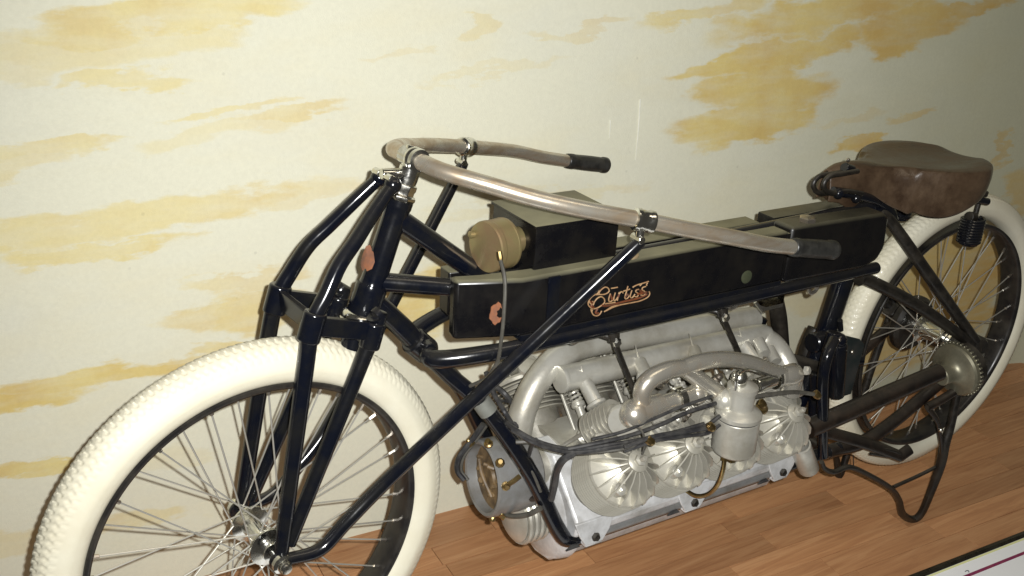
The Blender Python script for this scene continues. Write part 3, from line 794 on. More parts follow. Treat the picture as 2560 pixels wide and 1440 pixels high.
orange = [
    [(690, 860), (660, 900), (720, 930)], [(760, 600), (740, 560)], [(800, 940), (760, 1040), (820, 1050)],
    [(880, 880), (1000, 890), (1200, 840), (1450, 780), (1700, 720), (1850, 640)], [(1080, 660), (1110, 760)], [(1240, 700), (1260, 640)], [(1640, 640), (1760, 620), (1850, 600)],
    [(1700, 560), (1760, 600)], [(1380, 700), (1450, 640)], [(640, 800), (690, 830)]]
mb = MB()
for s_ in gold: mb.tube(ez(s_), .00115, seg=6, n=3, up=(0, 1, 0))
emb = mb.build('emblem', M['gold'], B)
mb = MB()
for s_ in orange: mb.tube(ez(s_, -.0004), .0022, seg=6, n=3, sq=1, up=(0, 1, 0))
mb.build('emblem_fill', M['orange'], emb)

# ---------------------------------------------------------------- box and brass canister on the tank front
mb = MB().box((.436, -.072, .704), (.598, .062, .798), .003)
bx = mb.build('battery_box', M['tank'], B)
MB().box((.433, -.075, .796), (.601, .065, .801), .0015).build('box_lid', M['tank'], bx)
ca = at(1213, 618, y=-.034)
mb = MB().lathe([(.0001, -.001), (.0395, 0), (.0405, .0), (.0415, .003), (.0415, .010), (.0408, .012), (.0408, .036), (.0412, .037), (.0405, .041), (.034, .046), (.022, .050), (.020, .085)], ca, (1, .16, 0), 44)
can = mb.build('brass_canister', M['canister'], B, ang=18)
MB().lathe([(.003, -.014), (.006, -.012), (.006, -.004)], ca + Vector((0, .030, .012)), (1, 0, 0), 12).build('knob', M['canister'], can)
fp = at(1250, 645, y=-.078)
MB().lathe([(.0045, -.010), (.005, 0), (.004, .004)], fp, (0, -.4, -.9), 8).build('fitting', M['brass'], can)
MB().tube([fp, at(1262, 700, y=-.100), at(1260, 780, y=-.112), at(1253, 850, y=-.112), at(1243, 905, y=-.104), at(1215, 945, y=-.08), at(1175, 965, y=-.05)], .0031, seg=8).build('cable', M['grey_hose'], B)
# small bracket plate under the canister
MB().slab([at(1180, 668, y=.02), at(1215, 655, y=.02), at(1262, 690, y=-.02), at(1200, 706, y=-.02)], (0, 0, -.003)).build('bracket', M['tank'], B)

# ---------------------------------------------------------------- engine
ZC = .208
SP = .125; X1 = .600
def crank_profile(k):
    pts = [(0, .335), (.030, .338), (.118, .250), (.126, .236), (.120, .214), (.098, .206), (.084, .190), (.080, .165), (.068, .135), (.045, .114), (0, .104)]
    return pts
half = crank_profile(0)
poly = [(-y, z) for y, z in half] + [(y, z) for y, z in half[1:-1]][::-1]
mb = MB().prism(poly, lambda y, z: Vector((.530, y, z)), lambda y, z: Vector((1.072, y, z)))
crank = mb.build('crankcase', M['cast'], B, bevel=.005, ang=40)
MB().slab([(.56, -.070, .330), (.56, .070, .330), (1.05, .070, .330), (1.05, -.070, .330)], (0, 0, .010)).build('valley_cover', M['silver'], crank)
# rounded front cover
mb = MB()
mb.lathe([(.105, .03), (.102, .012), (.094, .003), (.060, -.004), (.0001, -.006)], (.525, 0, .208), (1, 0, 0), 40)
mb.build('front_cover', M['cast'], crank)
mb = MB()
for k in range(4): mb.lathe([(.055, 0), (.057, .004), (.055, .009)], (.470 + k * .012, -.012, .215), (1, 0, 0), 32)
mb.lathe([(.050, 0), (.050, .06)], (.468, -.012, .215), (1, 0, 0), 30)
mb.lathe([(.034, -.012), (.050, -.004), (.050, 0)], (.470, -.012, .215), (1, 0, 0), 30)
mb.build('gear_cover', M['silver'], crank)
MB().tube([(.585, -.1040, .2040), (1.045, -.1040, .2040)], .0150, seg=24).build('sump_edge', M['drum'], crank)
# mounting feet over the rail with bolts
for k, x in enumerate((.566, .798, 1.032)):
    out = [(-.030, .008), (-.016, -.016), (.022, -.016), (.036, .006), (.046, .034), (-.040, .034)]
    vs1 = [Vector((x + p, -.1285 + max(q, 0) * .10, .212 + q)) for p, q in out]
    mb = MB().slab(vs1, (0, .007, 0))
    mb.box((x - .016, -.128, .192), (x + .022, -.085, .2000), .002)
    mb.build('mounting_foot', M['cast'], crank, bevel=.0022)
    c = Vector((x + .004, -.1285, .211))
    MB().lathe([(.0085, 0), (.0085, .004), (.0065, .007), (.0001, .0075)], c, (0, -1, .12), 6).build('bolt', M['satin'], crank)
    MB().slab([Vector((x - .040, -.1215, .2005)), Vector((x - .030, -.1215, .2005)), Vector((x - .022, -.1215, .1930)), Vector((x - .052, -.1215, .1930))], (0, .004, 0)).build('slot', M['rubber'], crank)

# one cylinder, modelled upright on the crank axis, then placed eight times
def cyl_meshes():
    d = {}
    mb = MB().lathe([(.054, .082), (.056, .086), (.056, .094), (.047, .098), (.047, .121), (.0445, .122), (.0445, .203), (.060, .204), (.062, .209), (.060, .213), (.030, .222), (.018, .232), (.017, .262), (.011, .266)], (0, 0, 0), (0, 0, 1), 40)
    d['cylinder'] = mb.build('cylinder', M['fin'], None, ang=35)
    d['barrel'] = MB().lathe([(.0475, .100), (.0485, .102), (.0485, .202), (.0475, .203)], (0, 0, 0), (0, 0, 1), 40).build('barrel', mat('dark_iron_barrel', (.24, .225, .19), (.15, .14, .11), .45, .6, metal=.3), None)
    mb = MB().lathe([(.044, -.0009), (.0625, -.0011), (.0632, 0), (.0625, .0011), (.044, .0009)], (0, 0, 0), (0, 0, 1), 40)
    d['fin'] = mb.build('fin', M['fin'], None)
    mb = MB()
    poly = [(.012, .222), (.058, .2085), (.0635, .2105), (.062, .219), (.050, .2375), (.032, .252), (.012, .260)]
    mb.prism(poly, lambda r, z: Vector((r, -.0011, z)), lambda r, z: Vector((r, .0011, z)))
    d['vane'] = mb.build('vane', M['fin'], None)
    mb = MB().lathe([(.0085, .258), (.0095, .262), (.0095, .272), (.005, .274), (.005, .284), (.0035, .286)], (0, 0, 0), (0, 0, 1), 6)
    d['spark_plug'] = mb.build('spark_plug', M['silver'], None)
    mb = MB().lathe([(.0105, .205), (.0105, .232), (.007, .236)], (-.030, -.030, 0), (0, 0, 1), 14)
    mb.lathe([(.0060, .235), (.0060, .2395), (.004, .241)], (-.030, -.030, 0), (0, 0, 1), 6)
    d['head_bolt'] = mb.build('head_bolt', M['silver'], None)
    # valve gear on the inner side
    P = []
    for i_ in range(12 * 9 + 1):
        t = i_ / (12 * 9); an = t * 2 * math.pi * 9
        P.append((-.010 + .0105 * math.cos(an), .074 + .0105 * math.sin(an), .148 + .066 * t))
    d['valve_spring'] = MB().tube(P, .0023, seg=7, n=1).build('valve_spring', M['silver'], None)
    d['spring_guide'] = MB().cyl((-.010, .074, .145), (-.010, .074, .222), .0055, 12).build('spring_guide', M['satin'], None)
    mb = MB()
    mb.cyl((-.010, .074, .100), (-.010, .074, .140), .0080, 14)
    mb.lathe([(.011, .138), (.0135, .141), (.0135, .146), (.010, .149)], (-.010, .074, 0), (0, 0, 1), 14)
    for xx in (.014, -.042): mb.cyl((xx, .072, .092), (xx, .072, .238), .0034, 10)
    mb.box((-.018, .020, .226), (-.003, .082, .236), .003)
    mb.box((-.046, .050, .234), (.020, .060, .242), .002)
    d['pushrod'] = tag(mb.build('valve_gear', M['silver'], None))
    # inlet/exhaust port boss on the inner side of the head
    mb = MB().lathe([(.019, 0), (.019, .028), (.023, .030), (.023, .036), (.016, .038)], (.004, .030, .200), (0, .75, .45), 22)
    d['port'] = mb.build('port', M['silver'], None)
    return d
proto = cyl_meshes()
parts_done = set()
def use(key, parent, loc=(0, 0, 0), rz=0.0):
    """first use moves the modelled piece itself, later ones are copies sharing its mesh"""
    if key not in parts_done:
        o = proto[key]; parts_done.add(key)
    else:
        o = proto[key].copy(); col.objects.link(o)
    o.parent = parent; o.location = loc; o.rotation_euler = (0, 0, rz)
    return o
for bank in (-1, 1):
    for k in range(4):
        c = use('cylinder', B)
        x = X1 + SP * k + (.0 if bank < 0 else -.018)
        sl = (0, 0, 0) if bank < 0 else (-.046, 0, -.010)
        if bank < 0: c.matrix_local = Matrix.Translation((x, 0, ZC)) @ Matrix.Rotation(R_(45), 4, 'X') @ Matrix.Diagonal((1.10, 1.10, 1.0, 1))
        else: c.matrix_local = Matrix.Translation((x, 0, ZC)) @ Matrix.Rotation(R_(-45), 4, 'X') @ Matrix.Rotation(math.pi, 4, 'Z') @ Matrix.Diagonal((1.06, 1.06, 1.14, 1))
        for q in range(8): use('fin', c, (0, 0, .147 + q * .0074))
        for q in range(17): use('vane', c, (0, 0, 0), 2 * math.pi * q / 17 + .1)
        use('barrel', c); use('spark_plug', c); use('head_bolt', c); use('valve_spring', c, sl); use('spring_guide', c, sl); use('pushrod', c, sl); use('port', c)

# ribbed rocker housings standing on the inner side of the near heads
def ribbed(p, q, yp, yq, n, r):
    a, b_ = at(*p, y=yp), at(*q, y=yq); d = (b_ - a)
    mb = MB().cyl(a, b_, r * .72, 22)
    h = MB().cyl(a, b_, r * .72, 22).build('rocker_housing', M['fin'], B)
    f0 = None
    for k in range(n):
        c_ = a + d * ((k + .5) / n)
        if f0 is None:
            f0 = MB().lathe([(r * .7, -.0010), (r, -.0012), (r * 1.01, 0), (r, .0012), (r * .7, .0010)], (0, 0, 0), (0, 0, 1), 28).build('rib', M['fin'], h); o = f0
        else: o = share(f0, 'rib', parent=h)
        o.rotation_mode = 'QUATERNION'; o.rotation_quaternion = Vector((0, 0, 1)).rotation_difference(d.normalized()); o.location = c_
    return h
ribbed((1478, 1082), (1548, 1040), -.085, -.125, 7, .034)
ribbed((1870, 985), (1915, 958), -.080, -.110, 6, .028)
for px, py, yy, r in ((1650, 1068, -.15, .011), (1690, 1052, -.15, .009), (1672, 1030, -.13, .010), (1715, 1040, -.15, .008), (1655, 955, -.09, .010), (1690, 948, -.09, .008), (1795, 945, -.09, .009), (1830, 935, -.08, .010), (1700, 965, -.10, .007), (1905, 905, -.09, .010), (1880, 930, -.09, .009)):
    c_ = at(px, py, y=yy)
    MB().lathe([(r * .7, -.012), (r, -.010), (r, -.002), (r * .6, 0), (r * .6, .007), (r * .8, .008), (r * .5, .012)], c_, (.25 + .3 * math.sin(px), -.6, .8), 8).build('engine_fitting', M['nickel' if px % 2 else 'silver'], B)

# twin fat collectors lying in the V
pa = [at(1296, 1082, y=-.015), at(1310, 1020, y=-.01), at(1345, 950, y=.0), at(1400, 890, y=.015), at(1470, 862, y=.03), at(1560, 845, y=.035)]
pe = at(1885, 795, y=.035)
mb = MB().tube(pa + [(pa[-1] + pe) / 2, pe], .0240, seg=26, n=8)
colA = mb.build('exhaust_collector', M['silver'], B)
pb0 = at(1403, 948, y=-.025); pb1 = at(1860, 846, y=-.025)
mb = MB().tube([pb0, pb1, at(1915, 850, y=-.035), at(1950, 880, y=-.055), at(1975, 930, y=-.085), at(1985, 985, y=-.12)], [.0235, .0235, .023, .0215, .0205, .02], seg=26, n=8)
mb.lathe([(.0205, -.0045), (.0245, -.004), (.0255, 0), (.0245, .004)], pb0, pb1 - pb0, 26)
colB = mb.build('exhaust_collector', M['silver'], B)
for (p, q) in (((1462, 955), (1490, 1008)), ((1598, 905), (1615, 940)), ((1733, 875), (1745, 905)), ((1858, 862), (1888, 905))):
    a, b_ = at(*p, y=-.040), at(*q, y=-.075)
    mb = MB().tube([a, b_], [.0135, .0140], seg=18)
    mb.lathe([(.016, 0), (.019, .002), (.019, .007), (.015, .009)], b_ - (b_ - a).normalized() * .002, b_ - a, 18)
    mb.build('branch_pipe', M['silver'], colB)
    t = at(p[0] - 10, p[1] - 42, y=-.040)
    MB().tube([a + Vector((0, -.003, 0)), t], [.0030, .0006], seg=6).build('seam', M['silver'], colB)
# bright crescent branches at the back bend
for (p, q) in (((1895, 852), (1912, 885)), ((1922, 872), (1940, 905))):
    a, b_ = at(*p, y=-.055), at(*q, y=-.085)
    MB().tube([a, b_], .012, seg=16).build('branch_pipe', M['silver'], colB)
# tail pipe coming down behind the last cylinder
MB().lathe([(.0205, 0), (.0215, .002), (.0215, .078), (.018, .079), (.018, .03)], at(2022, 1172, y=-.140), at(1990, 1085, y=-.140) - at(2022, 1172, y=-.140), 26).build('tail_pipe', M['silver'], B)

# inlet manifold and carburettor
IY = -.165
def I(px, py, y=IY): return at(px, py, y=y)
mb = MB()
mb.tube([I(1606, 1010), I(1606, 975), I(1630, 945), I(1672, 925), I(1715, 918)], [.0150, .0155, .0160, .0155, .0150], seg=20, n=7)
mb.tube([I(1705, 920), I(1750, 905), I(1810, 898), I(1870, 906), I(1925, 925), I(1975, 942)], [.0152, .0150, .0148, .0145, .0142, .0150], seg=20, n=7)
mb.tube([I(1705, 918), I(1750, 950), I(1812, 992, -.175)], [.0150, .0148, .0150], seg=20, n=7)
mani = mb.build('inlet_manifold', M['intake'], B)
mb = MB()
e0 = I(1585, 1035)
mb.ball(e0, .0265, 24)
mb.lathe([(.025, 0), (.0235, .02), (.020, .045), (.019, .058)], e0, I(1700, 992) - e0, 22)
mb.build('elbow', M['intake'], mani)
MB().lathe([(.0035, 0), (.0035, .004)], e0 + (CAM - e0).normalized() * .0270, (CAM - e0), 12).build('hole', M['black'], mani)
MB().lathe([(.030, .0), (.031, .004), (.030, .007), (.026, .012)], I(1562, 1052, -.155), (-.75, -.5, .1), 26).build('flange', M['silver'], mani)
mb = MB()
a, b_ = I(1650, 1012), I(1742, 985)
mb.tube([a, b_], .0155, seg=20)
mb.ball(b_, .0190, 20)
mb.build('elbow', M['intake'], mani)
c = I(1697, 997)
MB().lathe([(.018, -.008), (.0215, -.006), (.0215, .006), (.018, .008)], c, b_ - a, 24).build('union_nut', M['chrome'], mani)
# rear elbow with ring and bolt
c = I(1960, 940)
ax = (I(2010, 930) - c)
mb = MB().lathe([(.016, -.018), (.0195, -.016), (.0195, -.008), (.017, -.006), (.019, 0), (.0205, .012), (.0205, .030), (.016, .036)], c, ax, 24)
mb.tube([I(1985, 932), I(1975, 985)], .019, seg=18)
mb.build('elbow', M['intake'], mani)
MB().lathe([(.009, 0), (.009, .006), (.006, .009)], I(1992, 925) + Vector((.3, -.9, .3)).normalized() * .017, (.3, -.9, .3), 6).build('bolt', M['silver'], mani)
c2 = I(1938, 945)
MB().lathe([(.0175, -.004), (.0200, -.003), (.0200, .003), (.0175, .004)], c2, ax, 24).build('union_nut', M['chrome'], mani)

CYY = -.205
cb = at(1833, 1118, y=CYY); ct = at(1843, 1040, y=CYY)
up = Vector((0, 0, 1))
zb, zt = cb.z, ct.z
H = (zt - zb)
cxy = Vector((cb.x, CYY, 0))
def C(h): return Vector((cb.x, CYY, cb.z + h))
mb = MB().lathe([(.012, -.014), (.030, -.010), (.0375, -.004), (.0395, .002), (.0395, H - .004), (.0380, H - .002)], C(0), up, 40)
carb = mb.build('carburettor', M['silver'], B, ang=30)
MB().lathe([(.0365, H - .004), (.0365, H), (.041, H + .001), (.041, H + .008), (.037, H + .012), (.028, H + .016), (.024, H + .018), (.024, H + .050), (.027, H + .052), (.027, H + .060), (.018, H + .064), (.010, H + .068)], C(0), up, 36).build('carburettor_top', M['silver'], carb, ang=30)
MB().lathe([(.0385, 0), (.0385, .0022)], C(H - .0025), up, 36).build('joint_ring', M['rubber'], carb)
k1 = at(1812, 1000, y=-.185)
mb = MB().ball(k1, .0215, 22); mb.tube([k1, C(H + .020)], .017, seg=18)
mb.build('carburettor_elbow', M['silver'], carb)
mb = MB().cyl(at(1888, 965, y=-.195), at(1932, 950, y=-.175), .013, 18)
mb.cyl(at(1845, 940, y=CYY), at(1852, 985, y=CYY), .013, 16); mb.ball(at(1848, 945, y=CYY), .015, 16)
mb.build('air_inlet', M['chrome'], carb)
MB().tube([at(1838, 975, y=CYY - .02), at(1842, 945, y=CYY - .02), at(1856, 927, y=CYY - .015), at(1885, 926, y=CYY), at(1943, 944, y=-.195)], .0022, seg=8).build('throttle_rod', M['chrome'], carb)
MB().lathe([(.009, -.016), (.0095, -.004), (.006, 0)], C(-.012), up, 6).build('drain_nut', M['brass'], carb)
MB().tube([at(1812, 1138, y=CYY), at(1808, 1172, y=CYY), at(1795, 1210, y=-.195), at(1772, 1234, y=-.175), at(1742, 1240, y=-.155), at(1715, 1225, y=-.13), at(1702, 1205, y=-.115)], .0042, seg=10).build('fuel_pipe', M['brass'], B)
MB().lathe([(.0075, -.008), (.008, .008)], at(1812, 1140, y=CYY), (0, 0, 1), 6).build('pipe_nut', M['brass'], B)
c = at(1905, 1022, y=-.19)
MB().lathe([(.008, -.010), (.0095, -.004), (.0095, .006), (.005, .010)], c, (.3, -.9, .2), 8).build('pipe_nut', M['brass'], B)

# ignition wires
def wire(pts, r=.0031, m='rubber'): return MB().tube(pts, r, seg=8).build('ignition_wire', M[m], B)
base = [(1180, 965, .05), (1250, 1045, -.04), (1280, 1068, -.10), (1330, 1098, -.135), (1390, 1118, -.15), (1450, 1124, -.165), (1530, 1112, -.19), (1600, 1100, -.20), (1690, 1080, -.21), (1760, 1060, -.215)]
wire([at(a, b_, y=c) for a, b_, c in base[1:]], .0040)
wire([at(a, b_ + 7, y=c - .004) for a, b_, c in base[2:]] + [at(1800, 1040, y=-.22)], .0038)
wire([at(1290, 1105, y=-.10), at(1340, 1105, y=-.12), at(1400, 1128, y=-.15), at(1460, 1132, y=-.165), at(1540, 1124, y=-.195), at(1600, 1112, y=-.205), at(1626, 1106, y=-.21)], .0038, 'grey_hose')
wire([at(1420, 1122, y=-.16), at(1500, 1106, y=-.18), at(1570, 1090, y=-.19), at(1650, 1062, y=-.20), at(1720, 1030, y=-.205), at(1790, 1008, y=-.21)], .0036)
wire([at(1560, 1118, y=-.205), at(1640, 1090, y=-.215), at(1720, 1078, y=-.22), at(1772, 1070, y=-.225)], .0038)
wire([at(1880, 992, y=-.205), at(1930, 985, y=-.205), at(1985, 980, y=-.205), at(2030, 985, y=-.21), at(2040, 988, y=-.21)], .0040, 'grey_hose')
wire([at(1435, 1132, y=-.165), at(1408, 1150, y=-.16), at(1392, 1180, y=-.14), at(1386, 1215, y=-.13), at(1378, 1248, y=-.12)], .0062)
wire([at(1340, 1098, y=-.13), at(1330, 1115, y=-.11), at(1322, 1140, y=-.09)], .0034)
wire([at(1590, 1066, y=-.185), at(1606, 1080, y=-.20), at(1612, 1110, y=-.205), at(1606, 1136, y=-.205)], .0020, 'grey_hose')
wire([at(1560, 1128, y=-.20), at(1640, 1102, y=-.215), at(1700, 1092, y=-.22), at(1770, 1082, y=-.225), at(1800, 1062, y=-.225)], .0030)
wire([at(1480, 1098, y=-.17), at(1560, 1078, y=-.185), at(1640, 1044, y=-.19), at(1700, 1018, y=-.195), at(1780, 990, y=-.20)], .0028)
wire([at(1300, 1150, y=-.08), at(1330, 1180, y=-.10), at(1352, 1230, y=-.115)], .0026, 'grey_hose')
wire([at(1240, 1000, y=.0), at(1300, 1010, y=.03), at(1330, 1040, y=.02), at(1322, 1090, y=-.02)], .0030)
# loops round the front drum
for dx, r in ((0, .0052), (10, .0036)):
    wire([at(1208 + dx, 1060, y=.02), at(1180 + dx, 1100, y=.03), at(1150 + dx, 1140, y=.03), at(1143 + dx, 1175, y=.03), at(1160 + dx, 1200, y=.02)], r, 'grey_hose' if dx else 'rubber')
wire([at(1250, 1278, y=-.03), at(1280, 1290, y=-.06), at(1320, 1286, y=-.09), at(1352, 1270, y=-.11)], .0048, 'grey_hose')
wire([at(1215, 930, y=-.02), at(1235, 985, y=-.03), at(1262, 1030, y=-.04), at(1283, 1065, y=-.07)], .0045, 'rubber')
wire([at(1230, 960, y=.04), at(1262, 985, y=.03), at(1285, 1020, y=.0), at(1290, 1070, y=-.03)], .0055, 'rubber')
for (px, py, yy) in ((1626, 1103, -.215), (1778, 1068, -.228), (2043, 988, -.212), (1906, 1010, -.205)):
    c = at(px, py, y=yy)
    MB().lathe([(.004, -.009), (.0075, -.007), (.008, .0), (.006, .006), (.0035, .008)], c, (.5, -.3, -.5), 8).build('wire_terminal', M['brass'], B)

# front drum (distributor), its inside and brass fittings
dc = Vector((.404, .0, .306)); da = Vector((1, -.06, -.05))
mb = MB().lathe([(.0001, .024), (.058, .022), (.060, .012), (.061, .0), (.066, -.002), (.0695, .001), (.070, .006), (.069, .060), (.066, .090), (.055, .098), (.0001, .10)], dc, da, 48)
drum = mb.build('distributor_drum', M['drum'], B, ang=35)
MB().lathe([(.0001, .010), (.020, .011), (.022, .016), (.057, .0205), (.0595, .018)], dc, da, 32).build('drum_inside', M['inside'], drum)
mb = MB()
rq = random.Random(3)
for k in range(9):
    t = k * .7; rr_ = .020 + .028 * rq.random()
    p = dc + Vector((.016, rr_ * math.cos(t), rr_ * math.sin(t)))
    mb.cyl(p, p + Vector((-.010, rq.uniform(-.008, .008), .004)), .003 + .003 * rq.random(), 8)
mb.tube([dc + Vector((.010, -.02, -.03)), dc + Vector((.006, .01, .0)), dc + Vector((.010, .03, .02))], .004, seg=8)
mb.build('drum_contacts', M['inside'], drum)
for (px, py, yy) in ((1250, 1158, -.066), (1264, 1214, -.068), (1222, 1112, -.02), (1180, 1112, .03), (1232, 1284, -.035), (1252, 1270, -.045)):
    c = at(px, py, y=yy)
    mb = MB().lathe([(.008, 0), (.0085, .004), (.0055, .006), (.0055, .012), (.004, .014)], c, (c - dc - Vector((.03, 0, 0))), 8)
    mb.build('brass_fitting', M['brass'], drum)
mb = MB().tube([at(1266, 1214, y=-.070), at(1285, 1202, y=-.075), at(1300, 1190, y=-.075)], .0045, seg=8); mb.build('brass_fitting', M['brass'], drum)
mb = MB().tube([at(1225, 1290, y=-.03), at(1245, 1286, y=-.04), at(1262, 1296, y=-.05)], .0045, seg=8); mb.build('brass_fitting', M['brass'], drum)
MB().cyl(at(1262, 1232, y=-.045), at(1262, 1232, y=-.045) + Vector((.055, -.008, -.006)), .021, 24).build('terminal_block', M['brownblack'], drum)
MB().cyl(dc + Vector((.09, 0, 0)), dc + Vector((.16, 0, -.02)), .034, 24).build('drive_housing', M['silver'], drum)
# clip on the near down tube
a, b_ = at(1200, 1000, y=-.045), at(1222, 1030, y=-.053)
MB().tube([a, b_], .0165, seg=20).build('hose_clip', M['clip'], B)

# struts from tank rail to engine
def strut(p0, p1, y0, y1):
    a, b_ = at(*p0, y=y0), at(*p1, y=y1)
    mb = MB().tube([a, a + (b_ - a) * .12, a + (b_ - a) * .25, b_], [.0085, .0100, .0085, .0085], seg=12, sq=.55, n=4)
    mb.tube([a + Vector((-.004, .006, .034)), a], [.014, .010], seg=12)
    s_ = mb.build('engine_strut', M['satin'], B)
    MB().lathe([(.0085, 0), (.0085, .005), (.005, .008)], a + Vector((0, -.007, 0)), (0, -1, .2), 6).build('bolt', M['chrome'], s_)
    MB().cyl(a + Vector((-.03, .03, .012)), a + Vector((-.002, .0, .006)), .0065, 10).build('strut_arm', M['satin'], s_)
strut((1535, 852), (1588, 985), -.088, -.120)
strut((1806, 790), (1850, 888), -.088, -.100)
for px, py in ((1435, 850), (1830, 766), (2030, 728)):
    c = at(px, py, y=-.085)
    MB().tube([c + Vector((-.012, 0, .01)), c + Vector((-.004, 0, -.004)), c + Vector((.010, 0, .0)), c + Vector((.014, 0, .012))], .004, seg=8).build('rail_clip', M['nickel'], B)

# ---------------------------------------------------------------- rear mechanism
# silver hanger and dark post under the tank
mb = MB().slab([at(1885, 758, y=-.02), at(1915, 768, y=-.03), at(1958, 758, y=-.03), at(1962, 738, y=-.02), at(1935, 735, y=0), at(1890, 742, y=0)], (0, 0, -.008))
mb.tube([at(1888, 755, y=-.02), at(1908, 782, y=-.03)], .004, seg=8)
mb.build('hanger', M['chrome'], B)
MB().tube([at(1940, 752, y=0), at(1947, 800, y=0), at(1955, 900, y=0)], [.016, .0175, .0175], seg=18).build('post', M['satin'], B)
MB().cyl(at(1942, 755, y=0), at(1945, 785, y=0), .013, 16).build('post_cap', M['clip'], B)
MB().tube([at(1945, 888, y=.0), at(2075, 925, y=-.03)], .013, seg=14, sq=.7).build('cross_bar', M['satin'], B)
MB().cyl(at(1900, 790, y=.04), at(1880, 835, y=.04), .018, 14).build('damper', M['black'], B)
# swing tube at the left of the seat tube
MB().tube([at(2040, 822, y=.03), at(2020, 870, y=.03), at(2000, 950, y=.03), at(1995, 980, y=.03)], .0185, seg=16).build('far_tube', M['satin'], B)
c = at(2058, 850, y=-.015)
mb = MB().cyl(c + Vector((-.035, 0, 0)), c + Vector((.04, 0, -.005)), .022, 20)
mb.ball(at(2098, 850, y=-.06), .016, 14); mb.cyl(at(2100, 800, y=-.03), at(2102, 826, y=-.03), .006, 10)
mb.cyl(at(2070, 880, y=-.05), at(2085, 830, y=-.05), .015, 16)
mb.cyl(at(2098, 858, y=-.06), at(2090, 990, y=-.06), .017, 14)
mb.cyl(at(2060, 905, y=-.03), at(2150, 900, y=-.03), .014, 14)
mb.cyl(at(2050, 930, y=-.03), at(2045, 1060, y=-.05), .022, 14)
mb.build('brake_linkage', M['black'], B)
MB().slab([at(2085, 832, y=-.045), at(2150, 848, y=-.045), at(2162, 862, y=-.045), at(2128, 985, y=-.045), at(2080, 1000, y=-.045)], (0, .004, 0)).build('guard_plate', mat('blue_black_plate', (.012, .018, .018), (.03, .03, .028), .3, .45, scale=20), B, bevel=.001)
for px, py in ((2130, 880), (2098, 850)): MB().ball(at(px, py, y=-.07), .0045, 10).build('bolt_head', M['nickel'], B)
# glossy rod standing on the near rail
MB().tube([at(2085, 850, y=-.10), at(2072, 880, y=-.118), at(2062, 915, y=-.122), at(2057, 960, y=-.122), at(2056, 1060, y=-.120), at(2057, 1140, y=-.116)], [.011, .0115, .0115, .0115, .0115, .0110], seg=16, n=8).build('brake_rod', M['black'], B)
# torque tube and bell
d0, d1 = at(2020, 1072, y=-.115), at(2348, 930, y=-.135)
ft([d0, (d0 + d1) / 2, d1], [.0200, .0200, .0190], name='drive_shaft_tube', m='brownblack')
bc = at(2386, 925, y=-.125)
ba = (d1 - d0).normalized()
mb = MB().lathe([(.0200, -.046), (.0225, -.044), (.0230, -.028), (.0255, -.020), (.034, -.012), (.048, -.008), (.057, -.004), (.0605, .001), (.0605, .010), (.057, .013)], bc, ba, 48)
bell = mb.build('bevel_gear_bell', M['bell'], B, ang=30)
mb = MB()
for k in range(40):
    t = 2 * math.pi * k / 40
    N = ba.orthogonal().normalized(); Bv = ba.cross(N)
    p = bc + ba * .008 + (N * math.cos(t) + Bv * math.sin(t)) * .0615
    mb.cyl(p, p + ba * .008, .0024, 6)
mb.build('bell_teeth', M['bell'], bell)
MB().lathe([(.054, .014), (.054, .040), (.044, .046)], bc, ba, 40).build('bell_back', M['satin'], bell)
mb = MB().cyl(Vector((WB_, -.060, ZR)), Vector((WB_, -.118, ZR)), .040, 32)
mb.build('gear_case', M['satin'], B)
mb = MB().cyl(Vector((WB_, .052, ZR)), Vector((WB_, .082, ZR)), .070, 36)
mb.build('brake_drum', M['satin'], B)
# rear clutter behind the spokes: far lever and blocks
mb = MB().cyl(at(2225, 770, y=.10), at(2262, 815, y=.10), .020, 14)
mb.build('brake_lever', M['satin'], B)
mb = MB().tube([at(2262, 815, y=.09), at(2330, 850, y=.09), at(2400, 880, y=.085)], [.012, .014, .012], seg=12)
mb.build('brake_lever', M['satin'], B)
# lower stay extra: arm up to the bell (dark), footrest loop
MB().tube([at(2318, 1018, y=-.125), at(2352, 1000, y=-.13), at(2392, 975, y=-.135)], .010, seg=12).build('brace', M['brownblack'], B)
mb = MB().tube([at(2060, 1078, y=-.105), at(2110, 1092, y=-.115), at(2172, 1110, y=-.125), at(2250, 1140, y=-.14)], [.014, .0145, .015, .0135], seg=14, sq=.6)
mb.tube([at(2250, 1140, y=-.14), at(2275, 1122, y=-.14)], .0125, seg=12, sq=.5)
mb.build('footrest_arm', M['brownblack'], B)
MB().tube([at(2170, 1122, y=-.12), at(2205, 1122, y=-.135), at(2240, 1130, y=-.142), at(2250, 1140, y=-.142), at(2228, 1142, y=-.14), at(2175, 1134, y=-.128)], .0032, seg=8).build('footrest_loop', M['satin'], B)
# rear stand
sy = -.098
mb = MB().tube([at(2396, 975, y=-.130), at(2378, 1060, y=-.130), at(2362, 1110, y=-.130), at(2352, 1160, y=-.128), at(2325, 1235, y=-.122), at(2302, 1285, y=-.112), at(2280, 1298, z=FZ + .008), at(2256, 1284, y=-.112), at(2247, 1250, y=-.122), at(2225, 1220, y=-.13), at(2160, 1182, y=-.135), at(2120, 1168, y=-.138), at(2085, 1180, y=-.14), at(2062, 1172, y=-.14), at(2054, 1155, y=-.14)],
     [.0090, .0095, .012, .0115, .0095, .009, .009, .009, .0075, .0068, .0062, .0062, .006, .0055, .005], seg=12, n=7)
stand = mb.build('stand', M['satin'], B)
MB().tube([at(2318, 1018, y=-.128), at(2342, 1050, y=-.130), at(2352, 1100, y=-.130), at(2354, 1130, y=-.129)], .0095, seg=12, sq=.5).build('stand_strap', M['brownblack'], stand)
